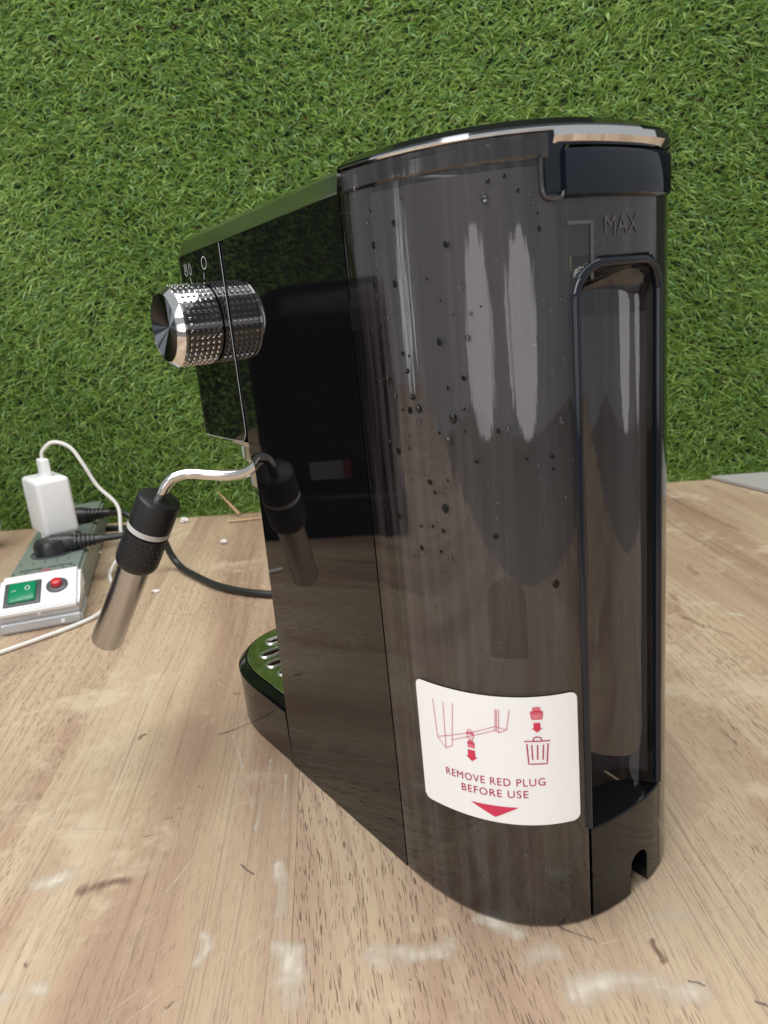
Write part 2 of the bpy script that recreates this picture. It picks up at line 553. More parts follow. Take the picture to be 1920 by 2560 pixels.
for i in range(len(edges_x) - 1):
    x0, x1 = edges_x[i] + 0.00004, edges_x[i + 1] - 0.00004
    sk = 0.055
    bm = bmesh.new()
    pts = [(x0 + sk * 0.12, -0.12), (x1 + sk * 0.12, -0.12), (x1 - sk * far_y(x1), far_y(x1)), (x0 - sk * far_y(x0), far_y(x0))]
    lo = [bm.verts.new((p[0], p[1], -0.03)) for p in pts]
    hi = [bm.verts.new((p[0], p[1], 0)) for p in pts]
    bm.faces.new(hi)
    bm.faces.new(lo[::-1])
    for k in range(4):
        bm.faces.new((lo[k], lo[(k + 1) % 4], hi[(k + 1) % 4], hi[k]))
    bmesh.ops.bevel(bm, geom=[e for e in bm.edges if all(v.co.z > -0.001 for v in e.verts)], offset=0.00008, segments=1, affect='EDGES')
    bm_obj('plank', bm, M['wood'], table, smooth=False)


def stain_material(name, col, grit, lo, hi, op=1.0):
    m = NT(name)
    P = m.n('NewGeometry').outputs['Position']
    at = m.n('Attribute', attribute_name='cover').outputs['Fac']
    rag = m.noise(P, grit, 5, 0.7)
    lng = m.noise(m.vmath('MULTIPLY', P, (500, 22, 1)), 1.0, 3)
    f = m.math('ADD', m.math('MULTIPLY', rag, 0.6), m.math('MULTIPLY', lng, 0.7))
    k = m.mapr(m.math('ADD', at, m.math('SUBTRACT', f, 0.6)), lo, hi)
    k = m.math('MULTIPLY', m.math('MULTIPLY', k, m.mapr(m.noise(P, 45, 3), 0.38, 0.60, 0.45, 1.0)), m.mapr(at, 0.0, 0.25, 0.0, op))
    tr = m.n('BsdfTransparent')
    df = m.pbsdf(Base_Color=col, Roughness=0.7)
    return m.done(m.n('MixShader', ins={0: k, 1: tr, 2: df}))


M['stain_pale'] = stain_material('stain_pale', (0.66, 0.585, 0.47), 120, 0.42, 1.25, 0.95)
M['stain_scratch'] = stain_material('stain_scratch', (0.62, 0.53, 0.42), 160, 0.35, 1.25, 0.75)
M['stain_brown'] = stain_material('stain_brown', (0.19, 0.105, 0.075), 260, 0.35, 1.5)
M['stain_streak'] = stain_material('stain_streak', (0.30, 0.18, 0.115), 80, 0.35, 1.6, 0.7)
M['stain_dark'] = stain_material('stain_dark', (0.13, 0.095, 0.08), 260, 0.35, 1.3)


def stain(name, a, b, w, mat, z, rs):
    """soft-edged ragged mark lying on the wood from a to b, half width w"""
    A, B = Vector((*a, 0)), Vector((*b, 0))
    d = (B - A).normalized() if (B - A).length > 1e-6 else Vector((1, 0, 0))
    n_ = Vector((-d.y, d.x, 0))
    L = (B - A).length
    nl = max(10, int(L / 0.004)) + 8
    V, C, F = [], [], []
    cols = 6
    ph = [rs.uniform(0, 6.28) for _ in range(4)]
    for i in range(nl + 1):
        u = -w * 1.3 + (L + 2.6 * w) * i / nl
        over = max(0, -u, u - L) / (1.3 * w)
        bend = 0.3 * w * sin(u / max(L, 4 * w) * 5 + ph[0]) + 0.1 * w * sin(u / w * 1.1 + ph[1])
        wid = w * sqrt(max(0.02, 1 - over ** 2)) * (1.0 + 0.12 * sin(u / w * 0.9 + ph[2]) + 0.10 * sin(u / w * 2.3 + ph[3]))
        for j in range(cols + 1):
            v = -1 + 2 * j / cols
            p = A + d * u + n_ * (v * wid * 1.3 + bend)
            V.append((p.x, p.y, z))
            C.append(max(0.0, (1 - abs(v) ** 1.5)) * max(0.0, 1 - over ** 2))
    for i in range(nl):
        for j in range(cols):
            q = i * (cols + 1) + j
            F.append((q, q + 1, q + cols + 2, q + cols + 1))
    o = mesh_obj(name, V, F, mat, table, False)
    at = o.data.attributes.new('cover', 'FLOAT', 'POINT')
    at.data.foreach_set('value', C)
    return o


rs = random.Random(5)
zl = 0.00008
for kind, lst, scale in (('stain_pale', PALE, 1.7), ('stain_scratch', SCRATCH, 1.25), ('stain_brown', BROWN, 1.5), ('stain_dark', DARK, 0.85), ('stain_streak', STREAK, 2.6)):
    for q in lst:
        zl += 0.000005
        stain('stain' if kind != 'stain_scratch' else 'scratch', q[0], q[1], q[2] * scale, M[kind], zl, rs)

M['floor'] = simple('floor_brown', (0.42, 0.37, 0.34), 0.6, 0, 0.35, 6, 0.1)
floor = mesh_obj('floor', [(-4, -4, -0.62), (4, -4, -0.62), (4, 3, -0.62), (-4, 3, -0.62)], [(0, 1, 2, 3)], M['floor'], None, False)
tag(floor, 'dull brown floor below the table', 'floor', kind='structure')

# ------------------------------------------------------------------ artificial turf wall
def turf_material():
    m = NT('turf_blade')
    at = m.n('Attribute', attribute_name='tint')
    df = m.n('BsdfDiffuse', ins={'Color': at.outputs['Color']})
    tl = m.n('BsdfTranslucent', ins={'Color': at.outputs['Color']})
    gl = m.n('BsdfGlossy', ins={'Color': (1, 1, 1), 'Roughness': 0.38})
    a = m.n('MixShader', ins={0: 0.25, 1: df, 2: tl})
    return m.done(m.n('MixShader', ins={0: 0.028, 1: a, 2: gl}))


M['turf'] = turf_material()
M['turf_back'] = simple('turf_backing', (0.012, 0.022, 0.007), 0.9, 0, 0.6, 90)
wall = empty('turf_wall', WALL_O, WALL_A, 'green artificial turf wall standing behind the table', 'wall')
rbox('backing', (-2.3, 0.0, -0.25), (1.3, 0.03, 1.6), 0, M['turf_back'], wall)


def blades(x0, x1, z0, z1, count, wid, seed):
    r = np.random.default_rng(seed)
    n = count
    rx, rz = r.uniform(x0, x1, n), r.uniform(z0, z1, n)
    # coherent lay direction
    fld = (np.sin(rx * 9.0 + 1.3 * np.sin(rz * 7)) + np.sin(rz * 11.0 + 2.0 * np.sin(rx * 5 + 1)) + np.sin(rx * 23 + rz * 17)) / 3
    base = np.where(r.random(n) < 0.55 + 0.25 * fld, pi * 0.97, 0.06)
    ang = base + r.normal(0, 0.8, n) + 0.45 * fld
    lx, lz = np.cos(ang), np.sin(ang)
    L = r.uniform(0.008, 0.019, n)
    w = r.uniform(0.7, 1.25, n) * wid
    outk = r.uniform(0.35, 1.0, n)
    thatch = r.random(n) < 0.07
    L = np.where(thatch, L * 0.7, L)
    w = np.where(thatch, w * 0.45, w)
    root = np.stack([rx, np.zeros(n), rz], 1)
    p = [root]
    d = np.stack([lx * 0.35, -outk * 1.2, lz * 0.35], 1)
    for k, (lay, grav) in enumerate(((0.45, 0.10), (0.85, 0.22), (1.0, 0.45))):
        dd = np.stack([lx * lay, -outk * (0.95 - 0.33 * k), lz * lay - grav], 1)
        dd /= np.linalg.norm(dd, axis=1, keepdims=True)
        p.append(p[-1] + dd * (L / 3)[:, None])
    # side vector: mostly perpendicular to lay, facing outwards
    sd = np.stack([-lz, r.normal(0, 0.35, n), lx], 1)
    sd /= np.linalg.norm(sd, axis=1, keepdims=True)
    ws = (0.8, 1.0, 0.75)
    V = np.zeros((n, 7, 3))
    for k in range(3):
        V[:, 2 * k] = p[k] - sd * (w * ws[k] / 2)[:, None]
        V[:, 2 * k + 1] = p[k] + sd * (w * ws[k] / 2)[:, None]
    V[:, 6] = p[3]
    V[:, :, 1] = np.minimum(V[:, :, 1], -0.0005)
    me = bpy.data.meshes.new('blades')
    me.vertices.add(n * 7)
    me.vertices.foreach_set('co', V.reshape(-1))
    o7 = (np.arange(n) * 7)[:, None]
    loops = np.concatenate([o7 + np.array([[0, 1, 3, 2]]), o7 + np.array([[2, 3, 5, 4]]), o7 + np.array([[4, 5, 6]])], 1).reshape(-1)
    me.loops.add(n * 11)
    me.loops.foreach_set('vertex_index', loops.astype(np.int32))
    me.polygons.add(n * 3)
    st = ((np.arange(n) * 11)[:, None] + np.array([[0, 4, 8]])).reshape(-1)
    me.polygons.foreach_set('loop_start', st.astype(np.int32))
    me.polygons.foreach_set('loop_total', np.tile([4, 4, 3], n).astype(np.int32))
    me.update(calc_edges=True)
    g1, g2, g3 = np.array([0.046, 0.104, 0.012]), np.array([0.182, 0.318, 0.046]), np.array([0.365, 0.510, 0.135])
    u = np.clip(r.beta(1.5, 1.5, n) + 0.12 * fld, 0, 1)[:, None]
    c = np.where(u < 0.5, g1 + (g2 - g1) * u * 2, g2 + (g3 - g2) * (u - 0.5) * 2)
    cool = (r.random(n) < 0.10)[:, None]
    c = np.where(cool, c * np.array([0.75, 0.98, 1.5]), c)
    c = np.where(thatch[:, None], np.array([0.28, 0.16, 0.075]) * r.uniform(0.5, 1.2, (n, 1)), c)
    c4 = np.ones((n, 7, 4))
    c4[:, :, :3] = c[:, None, :]
    at = me.attributes.new('tint', 'FLOAT_COLOR', 'POINT')
    at.data.foreach_set('color', c4.reshape(-1).astype(np.float32))
    me.materials.append(M['turf'])
    o = bpy.data.objects.new('turf_blades', me)
    o['kind'] = 'stuff'
    return link(o, wall)


blades(-0.70, 0.62, -0.02, 0.80, 185000, 0.00155, 3)
blades(-0.70, 0.62, -0.004, 0.012, 5000, 0.0020, 8)
blades(-2.25, -0.70, -0.02, 0.9, 30000, 0.0045, 5)

# ------------------------------------------------------------------ espresso machine
W_ = 0.12
mach = empty('espresso_machine', (-0.0052, 0.2939, 0), radians(34.009),
             'black slim espresso machine with smoked rear water tank on the wooden table', 'coffee machine')


def ztop(y):
    return 0.2866 - 0.045 * y


# housing: side profile swept across the width
prof = [(0, 0.0006), (0.1078, 0.0006), (0.1062, 0.035), (0.1038, 0.09), (0.1020, 0.150), (0.1018, 0.1735), (0.1026, 0.1785),
        (0.1050, 0.1815), (0.1062, 0.1830), (0.1062, ztop(0.1062)), (0, ztop(0))]
bm = bmesh.new()
A = [bm.verts.new((0, y, z)) for y, z in prof]
B = [bm.verts.new((W_, y, z)) for y, z in prof]
bm.faces.new(A)
bm.faces.new(B[::-1])
for k in range(len(prof)):
    bm.faces.new((A[k], B[k], B[(k + 1) % len(prof)], A[(k + 1) % len(prof)]))
bmesh.ops.bevel(bm, geom=[e for e in bm.edges if abs(e.verts[0].co.x - e.verts[1].co.x) < 1e-6 and (0.0 < min(v.co.y for v in e.verts))],
                offset=0.0012, segments=3, affect='EDGES')
bm_obj('housing', bm, M['black'], mach)


def head_outline(ex, y0, yf, rad, bow=0.004, nb=14):
    """plan outline, open at the rear: left rear -> front -> right rear"""
    P = [(-ex, y0)]
    for k in range(nb + 1):
        a = pi - (pi / 2) * k / nb
        P.append((-ex + rad + rad * cos(a), yf - rad + rad * sin(a)))
    for k in range(1, 12):
        t = k / 12
        x = -ex + rad + (W_ + 2 * ex - 2 * rad) * t
        P.append((x, yf + bow * sin(pi * t)))
    for k in range(nb + 1):
        a = pi / 2 - (pi / 2) * k / nb
        P.append((W_ + ex - rad + rad * cos(a), yf - rad + rad * sin(a)))
    P.append((W_ + ex, y0))
    return P


# control panel: glossy cover wrapped round the head, its rear lower corner rounded in side view
hp = head_outline(0.0004, 0.1056, 0.1672, 0.011)
rows = []
zb = 0.1866
for fz in (0, 0.15, 0.3, 0.5, 0.7, 0.85, 1.0):
    rows.append(fz)
rings = []
R0 = 0.006
levels = [0, 0.0004, 0.001, 0.002, 0.0035, 0.0048, 0.006, 0.02, 0.05, 1.0]
for lv in levels:
    ring = []
    for i, (x, y) in enumerate(hp):
        top = ztop(y) - 0.0002
        z = zb + lv if lv < 1 else top
        yy = y
        if i in (0, len(hp) - 1):
            z_rel = lv if lv < 1 else 1
            yy = 0.1056 + (R0 - sqrt(max(R0 ** 2 - (R0 - z_rel) ** 2, 0)) if z_rel < R0 else 0)
        ring.append((x, yy, z))
    rings.append(ring)
stack('control_panel', rings, M['panel'], mach, True, True, True, 40)

# thin pale line along the panel's rear and lower edge (near and far side)
for sx in (-0.0006, W_ + 0.0006):
    pts = [(sx, 0.1054, ztop(0.1054) - 0.0006), (sx, 0.1054, 0.24), (sx, 0.1054, 0.200), (sx, 0.1054, 0.1935)]
    for k in range(1, 7):
        a = (pi / 2) * k / 6
        pts.append((sx, 0.1054 + 0.0065 * (1 - cos(a)), 0.1929 - 0.0065 * sin(a)))
    pts += [(sx, 0.125, 0.1862), (sx, 0.145, 0.1862), (sx, 0.156, 0.1862)]
    tube('panel_line', pts, 0.00018, M['line'], mach, 8, 1, False)

# chrome lip under the head
lip = head_outline(-0.0005, 0.1030, 0.1655, 0.011)
lip_in = head_outline(-0.006, 0.1030, 0.160, 0.008)
stack('head_lip', [[(x, y, 0.1860) for x, y in lip], [(x, y, 0.1842) for x, y in lip],
                   [(x, y, 0.1812) for x, y in lip_in]], M['chrome'], mach, True, True, True, 40)
lathe('group_head', [(0, 0.043), (0.013, 0.043), (0.016, 0.040), (0.030, 0.040)], (0.062, 0.150, 0.1815), (0, 0, -1), M['satin'], mach, 64)

# top trim: satin metal band with a lightly inclined face, then the flat warmer plate
tp = head_outline(0.0002, 0.0004, 0.1685, 0.013)
rings = []
for ins, dz in ((0.0, 0.0), (0.0, 0.0006), (0.0022, 0.0068), (0.0060, 0.0094)):
    q = inset_outline(tp, ins) if ins else tp
    q = [(x, max(y, 0.0004)) for x, y in q]
    rings.append([(x, y, ztop(y) + dz) for x, y in q])
stack('top_trim', rings, M['satin'], mach, True, True, True, 14)

# knob on the left side
KY, KZ, KR = 0.132, 0.2453, 0.0193
kc = (-0.0004, KY, KZ)
knob = lathe('steam_knob', [(0.0003, KR - 0.0004), (0.0006, KR), (0.0185, KR), (0.0188, KR + 0.0004), (0.0200, KR + 0.0004),
                            (0.0228, KR - 0.0020), (0.0233, KR - 0.0026), (0.0231, KR - 0.0034)], kc, (-1, 0, 0), M['chrome'], mach, 80, False, 25)
knob.data.materials.append(M['shaded_chrome'])  # darker chrome copy paints shade into the gaps between the studs
for p in knob.data.polygons:
    if -0.0192 < p.center.x < -0.0008 and hypot(p.center.y - KY, p.center.z - KZ) > KR - 0.001:
        p.material_index = 1
lathe('knob_collar', [(0, KR - 0.0010), (0.0005, KR - 0.0010)], kc, (-1, 0, 0), M['gap'], knob, 48)
fc = Vector((-0.0004 - 0.02320, KY, KZ))
V, F = [Vector((0.0028, 0, 0))], []
SEG, RR = 96, 10
for j in range(1, RR + 1):
    r = (KR - 0.0030) * j / RR
    for k in range(SEG):
        a = 2 * pi * k / SEG
        V.append(Vector((0.0028 * (1 - j / RR), r * cos(a), r * sin(a))))
for k in range(SEG):
    F.append((0, 1 + k, 1 + (k + 1) % SEG))
for j in range(RR - 1):
    for k in range(SEG):
        a, b = 1 + j * SEG + k, 1 + j * SEG + (k + 1) % SEG
        F.append((a, b, b + SEG, a + SEG))
fo = mesh_obj('knob_face', V, F, M['knob_face'], knob, True, 60)
fo.location = fc
# knurling: six rows of small pyramids round the barrel
V, F = [], []
NC, NR = 40, 6
for i in range(NR):
    xc = -0.0004 - (0.0024 + i * 0.00288)
    hx = 0.00100
    for k in range(NC):
        a = 2 * pi * k / NC
        ha = 0.00098 / KR
        b = len(V)
        for sx, sa in ((-1, -1), (1, -1), (1, 1), (-1, 1)):
            V.append((xc + sx * hx, KY + cos(a + sa * ha) * (KR - 0.0001), KZ + sin(a + sa * ha) * (KR - 0.0001)))
        for sx, sa in ((-1, -1), (1, -1), (1, 1), (-1, 1)):
            V.append((xc + sx * hx * 0.45, KY + cos(a + sa * ha * 0.45) * (KR + 0.00075), KZ + sin(a + sa * ha * 0.45) * (KR + 0.00075)))
        F += [(b, b + 1, b + 5, b + 4), (b + 1, b + 2, b + 6, b + 5), (b + 2, b + 3, b + 7, b + 6), (b + 3, b, b + 4, b + 7), (b + 4, b + 5, b + 6, b + 7)]
kn = mesh_obj('knurling', V, F, M['chrome'], knob, False)
kn['kind'] = 'stuff'


# printed symbols beside the knob
def strokes(name, polys, width, mapf, mat, parent, step=0.0015, closed=False):
    V, F = [], []
    for poly in polys:
        q = []
        for a, b in zip(poly[:-1], poly[1:]):
            n = max(1, int(hypot(b[0] - a[0], b[1] - a[1]) / step))
            q += [(a[0] + (b[0] - a[0]) * k / n, a[1] + (b[1] - a[1]) * k / n) for k in range(n)]
        q.append(poly[-1])
        n = len(q)
        ids = []
        for i in range(n):
            a, b = q[max(i - 1, 0)], q[min(i + 1, n - 1)]
            if poly[0] == poly[-1] and i in (0, n - 1):
                a, b = q[-2], q[1]
            dx, dy = b[0] - a[0], b[1] - a[1]
            l = hypot(dx, dy) or 1
            ox, oy = -dy / l * width / 2, dx / l * width / 2
            ids.append(len(V))
            V += [mapf(q[i][0] + ox, q[i][1] + oy), mapf(q[i][0] - ox, q[i][1] - oy)]
        for i in range(n - 1):
            F.append((ids[i], ids[i] + 1, ids[i + 1] + 1, ids[i + 1]))
    return mesh_obj(name, V, F, mat, parent, False)


side = lambda y, z: (-0.00052, y, z)
circ = lambda cx, cy, rx, ry, n=24, a0=0, a1=2 * pi: [(cx + rx * cos(a0 + (a1 - a0) * k / n), cy + ry * sin(a0 + (a1 - a0) * k / n)) for k in range(n + 1)]
pnl = [o for o in mach.children if o.name.startswith('control_panel')][0]
strokes('off_symbol', [circ(0.1258, 0.2740, 0.0029, 0.0029)], 0.00042, side, M['print_white'], pnl)
strokes('dial_mark', [[(0.1276, 0.2696), (0.1284, 0.2664)]], 0.00045, side, M['print_white'], pnl)
strokes('dial_mark', [[(0.1458, 0.2684), (0.1450, 0.2655)]], 0.00045, side, M['print_white'], pnl)
drop = [(0.1446, 0.2756), (0.1430, 0.2728), (0.1430, 0.2708), (0.1444, 0.2697), (0.1458, 0.2708), (0.1458, 0.2728), (0.1446, 0.2756)]
strokes('drop_symbol', [drop], 0.00038, side, M['print_white'], pnl)
sx0 = 0.1500
strokes('steam_symbol', [[(sx0 - 0.0016, 0.2754), (sx0 - 0.0014, 0.2715)], [(sx0, 0.2756), (sx0, 0.2712)], [(sx0 + 0.0016, 0.2754), (sx0 + 0.0014, 0.2715)],
                         [(sx0 - 0.0026, 0.2712), (sx0, 0.2694), (sx0 + 0.0026, 0.2712)]], 0.00038, side, M['print_white'], pnl)


# drip tray -----------------------------------------------------------
def tray_outline(ins=0.0, n=60, yb=0.1082, y0=0.142, dep=0.070, e=2.5):
    P = [(ins, yb)]
    for k in range(n + 1):
        t = pi * k / n
        c_, s_ = cos(t), sin(t)
        P.append((0.06 - (0.06 - ins) * math.copysign(abs(c_) ** (2 / e), c_), y0 + (dep - ins) * abs(s_) ** (2 / e)))
    P.append((W_ - ins, yb))
    return P


o1, o2, o3 = tray_outline(0.0006), tray_outline(0.0), tray_outline(0.0052)
tray = stack('drip_tray', [[(x, y, 0.0006) for x, y in o1], [(x, y, 0.0320) for x, y in o2]], M['black'], mach, True, False, True, 30)
stack('tray_rim', [[(x, y, 0.0318) for x, y in o2], [(x, y, 0.0332) for x, y in o2], [(x, y, 0.0372) for x, y in tray_outline(0.0040)],
                   [(x, y, 0.0378) for x, y in o3], [(x, y, 0.0330) for x, y in tray_outline(0.0056)]], M['tray_black'], tray, False, False, True, 30)
stack('tray_cavity', [[(x, y, 0.030) for x, y in tray_outline(0.002)]], M['cavity'], tray, True, False)


def curve_plate(name, outer, holes, z, thick, bev, mat, parent):
    cu = bpy.data.curves.new(name, 'CURVE')
    cu.dimensions = '2D'
    cu.fill_mode = 'BOTH'
    cu.extrude = thick / 2
    cu.bevel_depth = bev
    cu.bevel_resolution = 2
    for poly in [outer] + holes:
        s = cu.splines.new('POLY')
        s.points.add(len(poly) - 1)
        for p, (x, y) in zip(s.points, poly):
            p.co = (x, y, 0, 1)
        s.use_cyclic_u = True
    t = bpy.data.objects.new(name + '_curve', cu)
    COL.objects.link(t)
    me = bpy.data.meshes.new_from_object(t.evaluated_get(bpy.context.evaluated_depsgraph_get()))
    bpy.data.objects.remove(t)
    bpy.data.curves.remove(cu)
    me.name = name
    for v in me.vertices:
        v.co.z += z
    me.materials.clear()
    me.materials.append(mat)
    o = bpy.data.objects.new(name, me)
    link(o, parent)
    finish(me, True, 40)
    return o


def capsule2(x0, x1, y, r, n=10):
    P = [(x1 - r + r * cos(a), y + r * sin(a)) for a in [(-pi / 2 + pi * k / n) for k in range(n + 1)]]
    P += [(x0 + r + r * cos(a), y + r * sin(a)) for a in [(pi / 2 + pi * k / n) for k in range(n + 1)]]
    return P


holes = []
for x0, y in ((0.0310, 0.1880), (0.0190, 0.1728), (0.0158, 0.1576), (0.0160, 0.1424), (0.0160, 0.1272)):
    holes.append(capsule2(x0, W_ - x0, y, 0.0030))
curve_plate('tray_grille', tray_outline(0.0062, yb=0.1100), holes, 0.0372, 0.0010, 0.0005, M['chrome'], tray)
for h in holes:
    big = inset_outline(h, -0.0009)
    tube('slot_rim', [(x, y, 0.0383) for x, y in big] + [(big[0][0], big[0][1], 0.0383)], 0.0007, M['rim_metal'], tray, 8, 1, False)

# steam wand ----------------------------------------------------------
WR = Vector((-0.041, 0.1597, 0.1404))
WD = (Vector((-0.067, 0.1915, 0.073)) - WR).normalized()
wand_top = WR - WD * 0.0205
pipe_pts = [wand_top + WD * 0.002, wand_top - WD * 0.004, (-0.0305, 0.1478, 0.1655), (-0.0268, 0.1455, 0.1686), (-0.0201, 0.1415, 0.1699), (-0.0135, 0.1345, 0.1690),
            (-0.0064, 0.127, 0.1680), (-0.0010, 0.1205, 0.1683), (0.0030, 0.1150, 0.1702), (0.0065, 0.1110, 0.1745), (0.0085, 0.1085, 0.1815)]
wand = tube('steam_pipe', pipe_pts, 0.0029, M['steel_pipe'], mach, 18)
hr = 0.0117
lathe('wand_handle', [(0, hr - 0.0012), (0.0005, hr - 0.0004), (0.0014, hr), (0.0172, hr), (0.0174, hr - 0.0004)], wand_top, WD, M['rubber'], wand, 56)
lathe('wand_ring', [(0.0173, hr - 0.0004), (0.0175, hr - 0.0001), (0.0205, hr - 0.0001), (0.0207, hr - 0.0006)], wand_top, WD, M['white_ring'], wand, 56)
grip = lathe('wand_grip', [(0.0205, hr - 0.0012), (0.0216, hr - 0.0012), (0.0217, hr), (0.0400, hr + 0.0002), (0.0425, hr - 0.0004), (0.0442, hr - 0.0016), (0.0446, 0.0086)],
             wand_top, WD, M['rubber'], wand, 56)
a_ = WD.orthogonal().normalized()
b_ = WD.cross(a_)
V, F = [], []
for i in range(6):
    for k in range(26):
        an = 2 * pi * (k + 0.5 * (i % 2)) / 26
        s0 = 0.0245 + i * 0.0028
        b = len(V)
        for ds, da, rr in ((-0.0008, 0, hr - 0.00005), (0.0007, 0.065, hr - 0.00005), (0.0007, -0.065, hr - 0.00005), (0.0002, 0, hr + 0.00055)):
            V.append(wand_top + WD * (s0 + ds) + (a_ * cos(an + da) + b_ * sin(an + da)) * rr)
        F += [(b, b + 1, b + 3), (b + 1, b + 2, b + 3), (b + 2, b, b + 3)]
st = mesh_obj('grip_studs', V, F, M['rubber'], grip, False)
st['kind'] = 'stuff'
lathe('wand_tube', [(0.040, 0.0088), (0.0984, 0.0090), (0.0998, 0.0084), (0.0996, 0.0076), (0.085, 0.0072)], wand_top, WD, M['steel'], wand, 56)
lathe('tube_end_cap', [(0.090, 0.0070), (0.0992, 0.0070), (0.0994, 0.0020), (0.0985, 0.0018), (0.0985, 0.0002)], wand_top, WD, M['gap'], wand, 32)  # black cap inside the tube end, colour stands for the hole's shade

# water tank ----------------------------------------------------------
EXP = 2.5
TY = -0.0009                                   # seam gap behind the housing


def arc(t, off=0.0):
    c_, s_ = cos(t), sin(t)
    x = 0.06 - 0.06 * math.copysign(abs(c_) ** (2 / EXP), c_)
    y = -0.0755 * abs(s_) ** (2 / EXP) + TY
    if off:
        e = 1e-3
        x0, y0 = arc(max(t - e, 0.0005))
        x1, y1 = arc(min(t + e, pi - 0.0005))
        dx, dy = x1 - x0, y1 - y0
        l = hypot(dx, dy)
        x += dy / l * off
        y += -dx / l * off
    return x, y


TT = np.linspace(0, pi, 4001)
AA = np.array([arc(t) for t in TT])
SS = np.concatenate([[0], np.cumsum(np.linalg.norm(np.diff(AA, axis=0), axis=1))])
STOT = SS[-1]
t_of_s = lambda s: float(np.interp(s, SS, TT))
t_of_x = lambda x: float(np.interp(x, AA[:, 0], TT))
y_of_x = lambda x: float(np.interp(x, AA[:, 0], AA[:, 1]))


def surf(s, z, off=0.0):
    x, y = arc(t_of_s(s), off)
    return (x, y, z)


GX0, GX1 = 0.0372, 0.0828
s0 = float(np.interp(GX0, AA[:, 0], SS))
left = [arc(t_of_s(s0 * k / 60)) for k in range(60)]
GR, GCY = 0.0212, -0.0712
ctrl = [(GX0, y_of_x(GX0)), (0.0381, y_of_x(0.0381) + 0.0003), (0.0387, -0.0722)]
ctrl += [(0.06 - GR * cos(pi * k / 12), GCY + 0.68 * GR * sin(pi * k / 12)) for k in range(1, 12)]
ctrl += [(W_ - x, y) for x, y in ctrl[:3][::-1]]
groove = [(p.x, p.y) for p in spline([(a, b, 0) for a, b in ctrl], 6)]
right = [(W_ - x, y) for x, y in left][::-1]
NL, NG = len(left), len(groove)


def groove_top(x):
    hw, r = 0.0222, 0.012
    dx = abs(x - 0.06)
    zt = 0.2556
    if dx > hw - r:
        zt -= r - sqrt(max(r * r - min(dx - (hw - r), r) ** 2, 0))
    return zt


def tank_ring(z):
    R = list(left)
    for x, yg in groove:
        xx = x
        ya = y_of_x(xx)
        u = min(max((groove_top(xx) - z) / 0.011, 0), 1)
        w = sqrt(max(0, 1 - (1 - u) ** 2))
        R.append((x, ya + (yg - ya) * w))
    return R + right


zs = [0.0010, 0.0025, 0.02, 0.042, 0.07, 0.11, 0.15, 0.19, 0.22, 0.232, 0.236] + [0.238 + 0.0009 * k for k in range(21)] + [0.262, 0.275, 0.2866]
tank = stack('water_tank', [[(x, y, z) for x, y in tank_ring(z)] for z in zs], M['smoke'], mach, False, False, False, 50)

gz = [0.0440, 0.10, 0.17, 0.230]
gpts = [(0.0384, z) for z in gz] + [(0.0384 + 0.0115 * (1 - cos(pi / 2 * k / 6)), 0.2425 + 0.0115 * sin(pi / 2 * k / 6)) for k in range(0, 7)] + [(0.060, 0.2540)]
gpts += [(W_ - x, z) for x, z in gpts[:-1][::-1]]
tube('groove_edge', [(x, y_of_x(x) + 0.0006, z) for x, z in gpts], 0.0017, M['blueblack'], tank, 10, 5)

# foot between the tank's two legs, with the cable slot
xs = [0.0390 + 0.0420 * k / 40 for k in range(41)]
S0, S1, ST = 0.0600, 0.0712, 0.0190
xs = sorted([x for x in xs if not (S0 - 0.0003 < x < S1 + 0.0003)] + [S0 - 1e-5] + [S0 + (S1 - S0) * k / 16 for k in range(17)] + [S1 + 1e-5])
V, F = [], []
for x in xs:
    y = y_of_x(x)
    zl = 0.0012
    if S0 <= x <= S1:
        r = (S1 - S0) / 2
        zl = ST - r + sqrt(max(r * r - (x - S0 - r) ** 2, 0))
    yb_ = GCY + 0.68 * sqrt(max(GR ** 2 - (x - 0.06) ** 2, 0)) + 0.001
    V += [(x, max(yb_, y + 0.0075), 0.0405), (x, y + 0.006, 0.0409), (x, y + 0.0016, 0.0426), (x, y + 0.0005, 0.0426), (x, y, 0.0420), (x, y, zl), (x, -0.048, zl)]
for i in range(len(xs) - 1):
    for k in range(6):
        a = i * 7 + k
        F.append((a, a + 1, a + 8, a + 7))
mesh_obj('foot', V, F, M['black'], mach, True, 30)
rbox('slot_rib', (0.0662, -0.0715, 0.0012), (0.0676, -0.050, 0.0150), 0.0003, M['black'], mach)
for o in mach.children:
    if o.name.startswith('foot'):
        o.data.materials.clear()
        o.data.materials.append(M['tray_black'])


def band(name, t0, t1, prof, mat, parent, n=60, angle=35, caps=True):
    """prof: list of (outward offset, z) swept along the tank outline from t0 to t1"""
    rings = []
    for k in range(n + 1):
        t = t0 + (t1 - t0) * k / n
        rings.append([(*arc(t, o), z) for o, z in prof])
    return stack(name, rings, mat, parent, caps, caps, True, angle)


tq = lambda x: t_of_x(x)
